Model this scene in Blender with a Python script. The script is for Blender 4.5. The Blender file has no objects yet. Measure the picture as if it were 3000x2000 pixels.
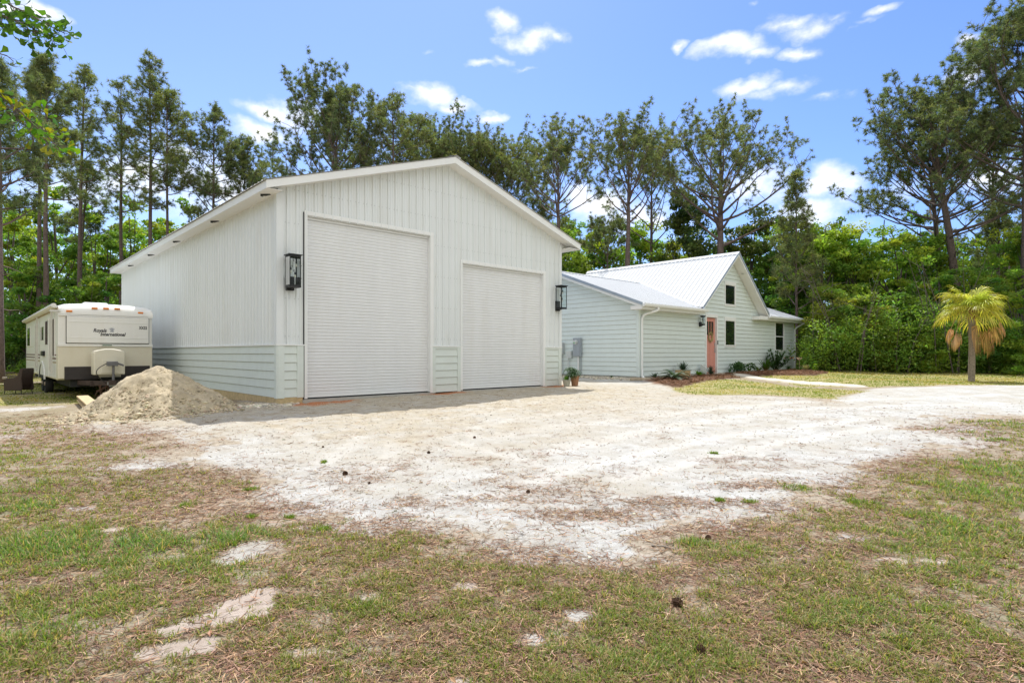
import bpy, math, random
import numpy as np
from mathutils import Vector, Matrix
C = bpy.context.scene.collection
sc = bpy.context.scene
R = math.radians
F = 1702.0; HOR = 1034.0; CAMZ = 1.05; K = 1.2755
TH = math.atan2(.686, .728)
CT, ST = math.cos(TH), math.sin(TH)
rng = np.random.default_rng(7)
random.seed(7)

# ---------------------------------------------------------------- ground height
GP = np.array([(0,0,-.33),(0,6,-.31),(-5,13,-.17),(-5.6,13.6,-.14),(-2,16.3,-.1),(2,20,-.08),(-13,18,-.38),(-9,13,-.33),(-8,9,-.31),(7.6,23.2,.07),(10.5,26,.13),(14,29.5,.14),
 (17.5,32.5,.13),(6,21.5,.06),(19,23.9,-.1),(20,30,0),(6,5,-.3),(12,12,-.22),(-20,30,-.3),(0,45,0),(25,15,-.2),(-15,8,-.32),(0,-20,-.3),(30,60,.1),(-40,60,-.2),
 (-7,22,-.3),(-12,30,-.3),(4,24,.1),(5,16,-.17),(10,19,-.12),(-20,-30,-.3),(40,-30,-.3)], dtype=float)
def gz(x, y):
    x = np.asarray(x, float); y = np.asarray(y, float)
    num = 0; den = 0
    for px, py, pz in GP:
        d2 = (x-px)**2 + (y-py)**2 + 1.2
        w = 1/d2**1.6
        num = num + w*pz; den = den + w
    return num/den
def ground_at(u, v):                       # photo direction -> point of the ground it meets
    z = -.2
    for _ in range(12):
        Y = (CAMZ-z)*F/(v-HOR); X = (u-1500)/F*Y
        z = float(gz(X, Y))
    return X, Y, z
def gd(x, y): return ground_at(x*K, y*K)

# ---------------------------------------------------------------- noise
def _hash(i, j, s):
    n = (i*374761393 + j*668265263 + s*974634777) & 0xffffffff
    n = ((n ^ (n >> 13))*1274126177) & 0xffffffff
    return ((n ^ (n >> 16)) & 0xffff)/65535.0
def vnoise(x, y, s=0):
    xi = np.floor(x).astype(np.int64); yi = np.floor(y).astype(np.int64)
    fx = x-xi; fy = y-yi
    fx = fx*fx*(3-2*fx); fy = fy*fy*(3-2*fy)
    a = _hash(xi, yi, s); b = _hash(xi+1, yi, s); c = _hash(xi, yi+1, s); d = _hash(xi+1, yi+1, s)
    return (a*(1-fx)+b*fx)*(1-fy)+(c*(1-fx)+d*fx)*fy
def fbm(x, y, s=0, o=4):
    t = 0; a = .5
    for k in range(o):
        t = t + a*vnoise(x*2**k, y*2**k, s+k*17); a *= .5
    return t/(1-.5**o)

# ---------------------------------------------------------------- mesh helpers
class MB:
    """collects vertices and faces; build() makes ONE mesh object"""
    def __init__(s): s.V = []; s.Fq = []; s.n = 0; s.col = []; s.mi = []
    def add(s, verts, faces, col=None, mi=0):
        verts = np.asarray(verts, float).reshape(-1, 3)
        s.V.append(verts)
        if isinstance(faces, np.ndarray):
            s.Fq.append(faces+s.n); s.mi.append((len(faces), mi))
        else:
            by = {}
            for f in faces: by.setdefault(len(f), []).append(f)
            for k, fl in by.items():
                s.Fq.append(np.array(fl, dtype=np.int64)+s.n); s.mi.append((len(fl), mi))
        s.col.append(np.tile(np.array((col if col is not None else (1,1,1)), float), (len(verts), 1)) if (col is None or np.ndim(col) == 1) else np.asarray(col, float))
        s.n += len(verts)
        return s
    def box(s, x0, x1, y0, y1, z0, z1, M=None, mi=0):
        v = [(x, y, z) for z in (z0, z1) for y in (y0, y1) for x in (x0, x1)]
        if M: v = [M(*p) for p in v]
        return s.add(v, [(0,2,3,1),(4,5,7,6),(0,1,5,4),(1,3,7,5),(3,2,6,7),(2,0,4,6)], mi=mi)
    def quad(s, a, b, c, d): return s.add([a, b, c, d], [(0,1,2,3)])
    def prism(s, poly, y0, y1, plane='xz'):     # extrude a polygon drawn in xz (or yz / xy)
        n = len(poly)
        def P(a, b, c): return {'xz': (a, c, b), 'yz': (c, a, b), 'xy': (a, b, c)}[plane]
        v = [P(a, b, y0) for a, b in poly]+[P(a, b, y1) for a, b in poly]
        f = [tuple(range(n))[::-1], tuple(range(n, 2*n))]+[(i, (i+1) % n, n+(i+1) % n, n+i) for i in range(n)]
        return s.add(v, f)
    def tube(s, pts, rad, sides=8, cap=True, col=None):
        pts = np.asarray(pts, float); n = len(pts)
        rad = np.full(n, rad, float) if np.isscalar(rad) else np.asarray(rad, float)
        t = np.gradient(pts, axis=0); t /= np.linalg.norm(t, axis=1)[:, None]+1e-9
        ref = np.array([0, 0, 1.]) if abs(t[:, 2]).mean() < .8 else np.array([1., 0, 0])
        a = np.cross(t, ref)
        if np.linalg.norm(a, axis=1).min() < .25 and n > 2:       # carry the frame along strongly bent paths
            a0 = np.cross(t[0], [0, 0, 1.] if abs(t[0, 2]) < .8 else [1., 0, 0]); a = np.zeros_like(t)
            for k in range(n): a0 = a0-t[k]*(a0@t[k]); a0 /= np.linalg.norm(a0)+1e-9; a[k] = a0
        a /= np.linalg.norm(a, axis=1)[:, None]+1e-9
        b = np.cross(t, a)
        an = np.linspace(0, 2*np.pi, sides, endpoint=False)
        ring = (np.cos(an)[None, :, None]*a[:, None, :]+np.sin(an)[None, :, None]*b[:, None, :])*rad[:, None, None]+pts[:, None, :]
        i = np.arange(n-1)[:, None]*sides; j = np.arange(sides)[None, :]; j2 = (j+1) % sides
        f = np.stack([i+j, i+j2, i+sides+j2, i+sides+j], -1).reshape(-1, 4)
        base = s.n
        s.add(ring.reshape(-1, 3), f, col)
        if cap and sides > 3:
            s.Fq.append(np.array([list(range(sides))[::-1]])+base); s.mi.append((1, 0))
            s.Fq.append(np.array([list(range((n-1)*sides, n*sides))])+base); s.mi.append((1, 0))
        return s
    def cyl(s, p0, p1, r0, r1=None, sides=16): return s.tube([p0, p1], [r0, r1 if r1 is not None else r0], sides)
    def lathe(s, prof, c=(0,0,0), sides=24):
        n = len(prof); an = np.linspace(0, 2*np.pi, sides, endpoint=False)
        v = [(c[0]+r*math.cos(a), c[1]+r*math.sin(a), c[2]+z) for r, z in prof for a in an]
        f = [(i*sides+j, i*sides+(j+1) % sides, (i+1)*sides+(j+1) % sides, (i+1)*sides+j) for i in range(n-1) for j in range(sides)]
        return s.add(v, f)
    def build(s, name, mats=None, parent=None, smooth=False, color=False):
        me = bpy.data.meshes.new(name)
        V = np.concatenate(s.V) if s.V else np.zeros((0, 3))
        me.vertices.add(len(V)); me.vertices.foreach_set('co', V.astype(np.float32).ravel())
        loops = np.concatenate([f.ravel() for f in s.Fq]); lens = np.concatenate([np.full(len(f), f.shape[1]) for f in s.Fq])
        me.loops.add(len(loops)); me.loops.foreach_set('vertex_index', loops.astype(np.int32))
        me.polygons.add(len(lens)); st = np.concatenate([[0], np.cumsum(lens)[:-1]])
        me.polygons.foreach_set('loop_start', st.astype(np.int32))
        try: me.polygons.foreach_set('loop_total', lens.astype(np.int32))
        except Exception: pass
        mi = np.concatenate([np.full(a, b) for a, b in s.mi])
        if mi.any(): me.polygons.foreach_set('material_index', mi.astype(np.int32))
        me.polygons.foreach_set('use_smooth', np.full(len(lens), bool(smooth)))
        me.update(calc_edges=True)
        if color:
            cl = np.concatenate(s.col); at = me.color_attributes.new('tint', 'FLOAT_COLOR', 'POINT')
            at.data.foreach_set('color', np.concatenate([cl, np.ones((len(cl), 1))], 1).astype(np.float32).ravel())
        for m in (mats if isinstance(mats, (list, tuple)) else [mats] if mats else []): me.materials.append(m)
        me.validate()
        o = bpy.data.objects.new(name, me); C.objects.link(o)
        if parent: o.parent = parent
        return o
def empty(name, loc=(0,0,0), rz=0.0, parent=None):
    o = bpy.data.objects.new(name, None); o.empty_display_size = .3; C.objects.link(o)
    o.location = loc; o.rotation_euler = (0, 0, rz)
    if parent: o.parent = parent
    return o
def tag(o, label=None, cat=None, group=None, kind=None):
    if label: o['label'] = label
    if cat: o['category'] = cat
    if group: o['group'] = group
    if kind: o['kind'] = kind
    return o
def bev(o, w=.01, seg=2):
    m = o.modifiers.new('bevel', 'BEVEL'); m.width = w; m.segments = seg; m.limit_method = 'ANGLE'; m.angle_limit = R(35)
    return o
def copy_thing(o):
    c = o.copy(); C.objects.link(c)
    for ch in list(o.children):
        d = ch.copy(); C.objects.link(d); d.parent = c
        for g in list(ch.children):
            e = g.copy(); C.objects.link(e); e.parent = d
    return c

# ---------------------------------------------------------------- materials
def mat(name, col, rough=.6, metal=0, var=.08, scale=6, bump=0, bscale=60, spec=.5, tint=False, dirt=None, streak=False):
    m = bpy.data.materials.new(name); m.use_nodes = True; nt = m.node_tree; N = nt.nodes; L = nt.links
    b = N['Principled BSDF']; b.inputs['Roughness'].default_value = rough; b.inputs['Metallic'].default_value = metal
    b.inputs['Specular IOR Level'].default_value = spec
    tc = N.new('ShaderNodeTexCoord')
    mp = N.new('ShaderNodeMapping'); L.new(tc.outputs['Object'], mp.inputs[0])
    if streak: mp.inputs['Scale'].default_value = (1, 1, .12)
    no = N.new('ShaderNodeTexNoise'); no.inputs['Scale'].default_value = scale; no.inputs['Detail'].default_value = 6; no.inputs['Roughness'].default_value = .65
    L.new(mp.outputs[0], no.inputs['Vector'])
    ra = N.new('ShaderNodeValToRGB'); L.new(no.outputs['Fac'], ra.inputs[0])
    ra.color_ramp.elements[0].position = .3; ra.color_ramp.elements[1].position = .7
    ra.color_ramp.elements[0].color = tuple(max(0, c*(1-var)) for c in col)+(1,)
    ra.color_ramp.elements[1].color = tuple(min(1, c*(1+var)) for c in col)+(1,)
    out = ra.outputs[0]
    if dirt:
        n2 = N.new('ShaderNodeTexNoise'); n2.inputs['Scale'].default_value = dirt[1]; n2.inputs['Detail'].default_value = 8; n2.inputs['Roughness'].default_value = .7
        L.new(mp.outputs[0], n2.inputs['Vector'])
        r2 = N.new('ShaderNodeValToRGB'); L.new(n2.outputs['Fac'], r2.inputs[0]); r2.color_ramp.elements[0].position = .5; r2.color_ramp.elements[1].position = .72
        r2.color_ramp.elements[1].color = (dirt[2],)*3+(1,)
        mx = N.new('ShaderNodeMixRGB'); L.new(r2.outputs[0], mx.inputs[0]); L.new(out, mx.inputs[1]); mx.inputs[2].default_value = tuple(dirt[0])+(1,); out = mx.outputs[0]
    if tint:
        at = N.new('ShaderNodeAttribute'); at.attribute_name = 'tint'
        mx = N.new('ShaderNodeMixRGB'); mx.blend_type = 'MULTIPLY'; mx.inputs[0].default_value = 1
        L.new(out, mx.inputs[1]); L.new(at.outputs['Color'], mx.inputs[2]); out = mx.outputs[0]
    L.new(out, b.inputs['Base Color'])
    if bump:
        n3 = N.new('ShaderNodeTexNoise'); n3.inputs['Scale'].default_value = bscale; n3.inputs['Detail'].default_value = 5
        L.new(mp.outputs[0], n3.inputs['Vector'])
        bp = N.new('ShaderNodeBump'); bp.inputs['Strength'].default_value = bump; bp.inputs['Distance'].default_value = .01
        L.new(n3.outputs['Fac'], bp.inputs['Height']); L.new(bp.outputs[0], b.inputs['Normal'])
    return m
def leafmat(name, col, var=.35, trans=.4, rough=.55, nscale=.7):
    m = bpy.data.materials.new(name); m.use_nodes = True; nt = m.node_tree; N = nt.nodes; L = nt.links
    N.clear(); out = N.new('ShaderNodeOutputMaterial')
    at = N.new('ShaderNodeAttribute'); at.attribute_name = 'tint'
    mx = N.new('ShaderNodeMixRGB'); mx.blend_type = 'MULTIPLY'; mx.inputs[0].default_value = 1
    mx.inputs[1].default_value = tuple(col)+(1,); L.new(at.outputs['Color'], mx.inputs[2])
    d = N.new('ShaderNodeBsdfPrincipled'); d.inputs['Roughness'].default_value = rough; d.inputs['Specular IOR Level'].default_value = .3
    t = N.new('ShaderNodeBsdfTranslucent')
    g = N.new('ShaderNodeMixRGB'); g.blend_type = 'MULTIPLY'; g.inputs[0].default_value = 1; g.inputs[2].default_value = (1.25, 1.3, .6, 1)
    L.new(mx.outputs[0], g.inputs[1]); L.new(mx.outputs[0], d.inputs['Base Color']); L.new(g.outputs[0], t.inputs['Color'])
    ms = N.new('ShaderNodeMixShader'); ms.inputs[0].default_value = trans
    L.new(d.outputs[0], ms.inputs[1]); L.new(t.outputs[0], ms.inputs[2]); L.new(ms.outputs[0], out.inputs['Surface'])
    return m
def glassmat(name, col=(.9,.95,.95), rough=.02, alpha=.25):
    m = bpy.data.materials.new(name); m.use_nodes = True; nt = m.node_tree; N = nt.nodes; L = nt.links; N.clear()
    out = N.new('ShaderNodeOutputMaterial'); tr = N.new('ShaderNodeBsdfTransparent'); tr.inputs[0].default_value = tuple(col)+(1,)
    gl = N.new('ShaderNodeBsdfGlossy'); gl.inputs['Roughness'].default_value = rough
    fr = N.new('ShaderNodeFresnel'); fr.inputs['IOR'].default_value = 1.3
    ms = N.new('ShaderNodeMixShader'); L.new(fr.outputs[0], ms.inputs[0]); L.new(tr.outputs[0], ms.inputs[1]); L.new(gl.outputs[0], ms.inputs[2]); L.new(ms.outputs[0], out.inputs['Surface'])
    return m
MT = {}
MT['panel'] = mat('white_rib_metal', (.745,.78,.79), .38, 0, .03, 2, .05, 5, streak=True, dirt=((.6,.58,.5), 3, .25))
MT['white'] = mat('white_trim_paint', (.81,.825,.82), .5, 0, .02, 3, .05, 40)
MT['soffit'] = mat('cream_soffit_paint', (.83,.83,.81), .5, 0, .03, 2)
MT['shutter'] = mat('off_white_shutter_steel', (.755,.77,.785), .4, 0, .025, 3, streak=True, dirt=((.62,.59,.52), 2, .2))
MT['sage'] = mat('pale_sage_siding', (.665,.725,.69), .6, 0, .03, 3, .15, 70, dirt=((.6,.63,.53), 2.5, .2))
MT['sagelight'] = mat('pale_aqua_siding', (.71,.79,.78), .6, 0, .025, 3, .15, 70)
MT['sagefront'] = mat('pale_green_siding', (.675,.75,.735), .6, 0, .03, 3, .15, 70)
MT['roof'] = mat('white_metal_roofing', (.64,.655,.665), .7, 0, .03, 1.5, spec=.25)
MT['flash'] = mat('blue_grey_roof_edge', (.42,.48,.55), .4, .5, .05, 3)
MT['wood'] = mat('raw_treated_pine', (.52,.40,.22), .75, 0, .22, 9, .3, 60, streak=False)
MT['black'] = mat('black_powder_coat', (.012,.013,.015), .4, 0, .2, 20)
MT['gap'] = mat('lap_gap_shadow', (.40,.38,.31), .9)  # shadow line painted as a darker strip in the gap under each siding course
MT['dark'] = mat('dark_gap', (.02,.02,.02), .8)
MT['steel'] = mat('galvanised_steel', (.45,.47,.48), .45, .6, .1, 12)
MT['greybox'] = mat('grey_enamel_box', (.33,.37,.41), .5, 0, .06, 8)
MT['palebox'] = mat('pale_plastic_box', (.6,.63,.62), .5, 0, .05, 8)
MT['glass'] = glassmat('clear_lantern_glass')
MT['pane'] = mat('dark_window_glass', (.010,.016,.015), .03, 0, .2, 2, spec=.6)
MT['pink'] = mat('salmon_pink_door_paint', (.66,.29,.23), .5, 0, .04, 6)
MT['bark'] = mat('pine_bark', (.135,.098,.082), .9, 0, .45, 9, .8, 14)
MT['bark2'] = mat('grey_oak_bark', (.12,.095,.08), .9, 0, .35, 9, .6, 14)
MT['cone'] = mat('pine_cone_brown', (.13,.07,.04), .8, 0, .4, 60)
MT['terracotta'] = mat('weathered_terracotta', (.33,.17,.09), .85, 0, .2, 12, .2, 60)
MT['greypot'] = mat('grey_green_pot', (.42,.41,.33), .8, 0, .2, 12, .2, 60)
MT['bulb'] = mat('clear_bulb_glass', (.7,.68,.6), .1)
MT['concrete'] = mat('concrete', (.42,.41,.37), .9, 0, .12, 8, .3, 80)
# ================================================================ GARAGE
GA = (-5.51, 13.64)
def plane_x(u, A, off=0.0):         # along-wall distance where direction u meets a wall plane `off` metres in front
    ax = A[0]+off*ST; ay = A[1]-off*CT; r = (u-1500)/F
    t = (r*ay-ax)/(CT-r*ST); return t, ay+t*ST
def side_y(u, A, off=0.0):
    ax = A[0]-off*CT; ay = A[1]-off*ST; r = (u-1500)/F
    t = (r*ay-ax)/(-ST-r*CT); return t, ay+t*CT
def zz(v, Y): return CAMZ+(HOR-v)/F*Y
def gx(u, off=0.0): return plane_x(u, GA, off)[0]
def gzv(u, v, off=0.0): return zz(v, plane_x(u, GA, off)[1])
GW, GD = 9.91, 18.5
def rib_points(s0, s1, pitch=.2286, extra=()):
    P = []
    k = math.floor(s0/pitch)-1
    while k*pitch < s1+pitch:
        c = k*pitch
        for d, o in ((-.030,0),(-.013,.019),(.013,.019),(.030,0),(.069,0),(.074,.004),(.085,.004),(.090,0),(.138,0),(.143,.004),(.154,.004),(.159,0)):
            P.append((c+d, o))
        k += 1
    xs = np.array([p[0] for p in P]); os_ = np.array([p[1] for p in P])
    keep = (xs > s0+1e-4) & (xs < s1-1e-4)
    res = [(s0, float(np.interp(s0, xs, os_)))]+list(zip(xs[keep], os_[keep]))+[(s1, float(np.interp(s1, xs, os_)))]
    for e in extra:
        if s0 < e < s1: res.append((e, float(np.interp(e, xs, os_))))
    return sorted(res)
def corrugated(mb, M, s0, s1, zb, zt, opens=(), pitch=.2286, amp=1.0):
    ex = []
    for a, b, c, d in opens: ex += [a, b]
    P = rib_points(s0, s1, pitch, ex)
    zbf = zb if callable(zb) else (lambda s: zb); ztf = zt if callable(zt) else (lambda s: zt)
    for (sa, oa), (sb, ob) in zip(P[:-1], P[1:]):
        if sb-sa < 1e-6: continue
        mid = (sa+sb)/2; iv = [(None, None)]
        cuts = [(c, d) for a, b, c, d in opens if a-1e-6 <= mid <= b+1e-6]
        segs = [[zbf, ztf]]
        for c, d in cuts:
            ns = []
            for lo, hi in segs:
                L0 = lo(mid) if callable(lo) else lo; H0 = hi(mid) if callable(hi) else hi
                if c > L0+1e-4: ns.append([lo, min(c, H0) if c < H0 else hi])
                if d < H0-1e-4: ns.append([max(d, L0), hi])
            segs = ns
        for lo, hi in segs:
            la = lo(sa) if callable(lo) else lo; lb = lo(sb) if callable(lo) else lo
            ha = hi(sa) if callable(hi) else hi; hb = hi(sb) if callable(hi) else hi
            mb.quad(M(sa, la, oa*amp), M(sb, lb, ob*amp), M(sb, hb, ob*amp), M(sa, ha, oa*amp))
def lap(mb, M, zb, zt, srange, opens=(), course=.18, proud=.022, base=0.0, gap=.011):
    z = zb; n = 0
    while z < zt-1e-4:
        z1 = min(z+course, zt)
        cuts = sorted({z, z1}|{q for o in opens for q in (o[2], o[3]) if z < q < z1})
        for a, b in zip(cuts[:-1], cuts[1:]):
            m = (a+b)/2; la, ra = srange(a+1e-5); lb, rb = srange(b-1e-5)
            if ra-la < .01: continue
            iv = [(None, None)]; cur = la; spans = []
            ops = sorted([o for o in opens if o[2] < m < o[3]])
            left = None
            for o in ops:
                spans.append((left, o[0])); left = o[1]
            spans.append((left, None))
            fa = base+proud*(1-(a-z)/course)+.003; fb = base+proud*(1-(b-z)/course)+.003
            for l, r in spans:
                xa0 = la if l is None else l; xb0 = lb if l is None else l
                xa1 = ra if r is None else r; xb1 = rb if r is None else r
                if xa1-xa0 < .005 and xb1-xb0 < .005: continue
                a_ = a+gap if a == z and n else a
                mb.quad(M(xa0, a_, fa), M(xa1, a_, fa), M(xb1, b, fb), M(xb0, b, fb))
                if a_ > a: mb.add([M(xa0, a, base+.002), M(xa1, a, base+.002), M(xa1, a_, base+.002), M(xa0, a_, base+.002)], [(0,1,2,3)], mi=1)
                if a == z: mb.quad(M(xa0, a_, base), M(xa1, a_, base), M(xa1, a_, fa), M(xa0, a_, fa))
        z = z1; n += 1

G = empty('garage', (GA[0], GA[1], 0), TH)
tag(G, 'large white ribbed metal garage with two roller doors and pale siding wainscot', 'garage')
fM = lambda s, z, o: (s, -o, z)
sM = lambda s, z, o: (-o, s, z)
# openings
d1a, d1b = gx(896), gx(1262); d2a, d2b = gx(1352), gx(1592)
d1t = gzv(894, 632); d2t = gzv(1350, 772)
GB = -.06
RT = 6.70-.13            # wall line under the soffit at the apex
rooftop = lambda x: 6.70-.327*abs(x-4.955)
walltop = lambda x: rooftop(x)-.16
WZ = 1.26                 # wainscot height
ops = [(d1a, d1b, -1, d1t), (d2a, d2b, -1, d2t)]
mb = MB(); corrugated(mb, fM, .0, GW, WZ, walltop, ops, amp=1.8)
for zr in (1.45, 2.35, 3.25, 4.15, 4.95, 5.7):
    for k in range(44):
        for dx in (.045, -.045):
            s = k*.2286+dx
            if .05 < s < GW-.05 and zr < walltop(s)-.08 and not any(a-.02 < s < b+.02 and zr < d for a, b, c, d in ops): mb.box(s-.006, s+.006, -.012, -.0005, zr-.006, zr+.006, mi=1)
mb.build('front_wall', [MT['panel'], MT['steel']], G)
mb = MB(); corrugated(mb, sM, .0, GD, WZ, 4.80, amp=1.3)
for zr in (1.45, 2.35, 3.25, 4.15, 4.6):
    for k in range(81):
        s = k*.2286+.045
        if s < GD-.05: mb.box(-.012, -.0005, s-.006, s+.006, zr-.006, zr+.006, mi=1)
mb.build('side_wall', [MT['panel'], MT['steel']], G)
mb = MB(); corrugated(mb, lambda s, z, o: (GW+o, s, z), 0, GD, WZ, 4.80)
corrugated(mb, lambda s, z, o: (s, GD+o, z), 0, GW, WZ, walltop); mb.box(0.01, GW-.01, GD-.02, GD-.005, GB, WZ); mb.box(GW-.02, GW-.005, 0, GD, GB, WZ)
mb.build('rear_wall', MT['panel'], G)
# wainscot siding
mb = MB(); GS = .0; GF = -.075
lap(mb, sM, GS, WZ-.03, lambda z: (.0, GD), course=.205, proud=.02, base=.004)
for a, b in ((.0, d1a-.12), (d1b+.12, d2a-.1), (d2b+.1, GW)):
    lap(mb, fM, GS if a < .1 else GF, WZ-.03, lambda z, a=a, b=b: (a, b), course=.205, proud=.02, base=.004)
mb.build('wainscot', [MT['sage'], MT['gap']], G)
mb = MB()       # corner boards of the wainscot
for a, b in ((.0, .155), (.46, d1a-.05), (d1b+.05, d1b+.15), (d2a-.17, d2a-.05), (d2b+.05, d2b+.13), (GW-.13, GW)):
    mb = MB(); mb.box(a, b, -.035, 0, GS-.02 if b < 1 else GF-.02, WZ-.03)
    if a < .01: mb.box(-.035, -.002, -.035, .11, GS-.02, WZ-.03)
    if b > GW-.01: mb.box(GW, GW+.03, -.035, .15, GF-.02, WZ-.03)
    bev(mb.build('corner_board', MT['sage'], G), .004)
mb = MB()       # flashing strip over the wainscot
mb.box(-.045, -.001, -.045, GD, WZ-.03, WZ+.0)
for a, b in ((-.001, d1a-.05), (d1b+.05, d2a-.05), (d2b+.05, GW+.045)): mb.box(a, b, -.045, -.001, WZ-.03, WZ+.0)
mb.build('drip_flashing', MT['white'], G)
mb = MB()       # metal corner trim
MT['ctrim'] = mat('pale_corner_trim', (.745,.78,.79), .6, 0, .02, 3)
for bb in (((-.039, .13, -.042, -.036), (-.042, -.036, -.042, .12)), ((GW-.1, GW+.025, -.042, -.036), (GW+.021, GW+.027, -.027, .12))):
    mb = MB(); [mb.box(x0, x1, y0, y1, WZ, 4.83) for x0, x1, y0, y1 in bb]; mb.build('corner_trim', MT['ctrim'], G)
mb = MB(); mb.box(-.02, .0, -.02, GD, -.45, GS-.003); mb.box(0.0, d1a-.08, -.02, -.001, -.45, GS-.003)
bev(mb.build('skirt_board', MT['wood'], G), .004)
mb = MB()
for a, b in ((d1a, d1b), (d2a, d2b)): mb.box(a-.1, b+.1, -.02, .6, -.4, GB-.02)
mb.build('slab', MT['concrete'], G)
# roof
def roofslab(mb, x0, x1, y0, y1, zf, th):
    mb.add([(x0, y0, zf(x0)), (x1, y0, zf(x1)), (x1, y1, zf(x1)), (x0, y1, zf(x0)), (x0, y0, zf(x0)-th), (x1, y0, zf(x1)-th), (x1, y1, zf(x1)-th), (x0, y1, zf(x0)-th)],
           [(0,1,2,3), (7,6,5,4), (0,4,5,1), (1,5,6,2), (2,6,7,3), (3,7,4,0)])
OL, OR, OF = .40, .62, .40
mb = MB()
sl = math.hypot(1, .327)
def roofM(side):
    def f(s, t, o):
        x = 4.955-t if side < 0 else 4.955+t
        return (x, s, 6.715-.327*t+o)
    return f
corrugated(mb, roofM(-1), -OF-.03, GD+.45, 0, 4.955+OL+.05); corrugated(mb, roofM(1), -OF-.03, GD+.45, 0, 4.955+OR+.04)
mb.build('roof', MT['roof'], G)
mb = MB()
mb.add([(4.955+d, y, 6.75-.327*abs(d)+.0) for y in (-OF-.05, GD+.47) for d in (-.18, 0, .18)], [(0,1,4,3), (1,2,5,4)])
mb.build('ridge_cap', MT['roof'], G)
mb = MB()       # front fascia following the rake, its end blocks and eave fascia
for sg, xe in ((-1, -OL), (1, GW+OR)):
    z0 = rooftop(xe); x = [xe, 4.955]
    mb.add([(xe, -OF, z0), (4.955, -OF, 6.70), (4.955, -OF, 6.70-.18), (xe, -OF, z0-.18), (xe, -OF+.025, z0), (4.955, -OF+.025, 6.70), (4.955, -OF+.025, 6.52), (xe, -OF+.025, z0-.18)],
           [(0,1,2,3), (7,6,5,4), (0,4,5,1), (3,2,6,7), (0,3,7,4)])
for xe, d in ((-OL, 1), (GW+OR, -1)):
    a, b = sorted((xe, xe+.025*d)); mb.box(a, b, -OF+.025, GD+.42, rooftop(xe)-.18, rooftop(xe)-.005)
mb.build('fascia', MT['white'], G)
mb = MB()       # soffit boards
for xa, xb in ((-OL+.025, 4.955), (4.955, GW+OR-.025)):
    mb.quad((xa, -OF+.025, rooftop(xa)-.165), (xb, -OF+.025, rooftop(xb)-.165), (xb, .03, rooftop(xb)-.165), (xa, .03, rooftop(xa)-.165))
ze = rooftop(-OL)-.16
mb.box(-OL+.025, .03, .03, GD+.4, ze-.012, ze); zr_ = rooftop(GW+OR)-.16; mb.box(GW-.03, GW+OR-.025, .03, GD+.4, zr_-.012, zr_); mb.box(GW+.045, GW+OR-.025, -OF+.03, .03, zr_-.011, zr_-.002); mb.add([(GW+.05, .028, zr_), (GW+OR-.03, .028, zr_), (GW+.05, .028, walltop(GW+.05))], [(0,1,2)])
mb.box(-OL+.025, -.03, -OF+.03, .03, ze-.011, ze-.002)
mb.build('soffit', MT['soffit'], G)
mb = MB(); mb.prism([(.05, 4.7), (GW-.05, 4.7), (GW-.05, walltop(GW)-.05), (4.955, 6.45), (.05, walltop(0)-.05)], .04, .06)
mb.box(.06, GW-.06, .06, GD-.06, 4.74, 4.76); mb.build('wall_lining', MT['dark'], G)
# roller doors
def roller(x0, x1, top, name):
    W = x1-x0; th = .115
    fr = MB()
    fr.box(x0-.05, x0+.03, -.03, .0, GB, top+.02); fr.box(x1-.03, x1+.085, -.03, .0, GB-.02, top+.02)
    fr.box(x0-.05, x1+.085, -.034, -.002, top+.02, top+.12)
    fr.box(x0-.01, x0+.03, .0, th+.1, GB, top+.0); fr.box(x1-.03, x1+.01, .0, th+.1, GB, top)
    fr.box(x0-.01, x1+.01, .0, th+.1, top, top+.02)
    f = bev(fr.build('door_frame', MT['white'], G), .004)
    if x0 < 2: q = MB(); q.box(x0-.066, x0-.052, -.040, -.003, GB+.02, top+.08); q.build('jamb_gap', MT['dark'], f)
    d = MB(); pitch = .0815; z = GB+.07; rows = []
    prof = [(0, .0), (.012, -.012), (.060, -.014), (.070, 0.0)]
    pts = []
    while z < top+.02:
        for dz, o in prof: pts.append((z+dz, o))
        z += pitch
    pts = [(a, o) for a, o in pts if a < top+.03]
    v = []; f2 = []
    for a, o in pts: v += [(x0+.03, th+o, a), (x1-.03, th+o, a)]
    f2 = [(2*i, 2*i+1, 2*i+3, 2*i+2) for i in range(len(pts)-1)]
    d.add(v, f2); dd = d.build(name, MT['shutter'], G)
    b = MB(); b.box(x0+.03, x1-.03, th-.02, th+.03, GB+.02, GB+.075); b.build('bottom_bar', MT['white'], dd)
    b = MB(); b.box(x0+.03, x1-.03, th-.01, th+.02, GB-.015, GB+.02); b.build('rubber_seal', MT['dark'], dd)
    b = MB(); b.box(x0+.031, x1-.031, th-.05, th+.02, top-.06, top-.005); b.build('top_brush', MT['shutter'], dd)
    return dd
roller(d1a, d1b, d1t, 'roller_door')
roller(d2a, d2b, d2t, 'roller_door')
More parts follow.
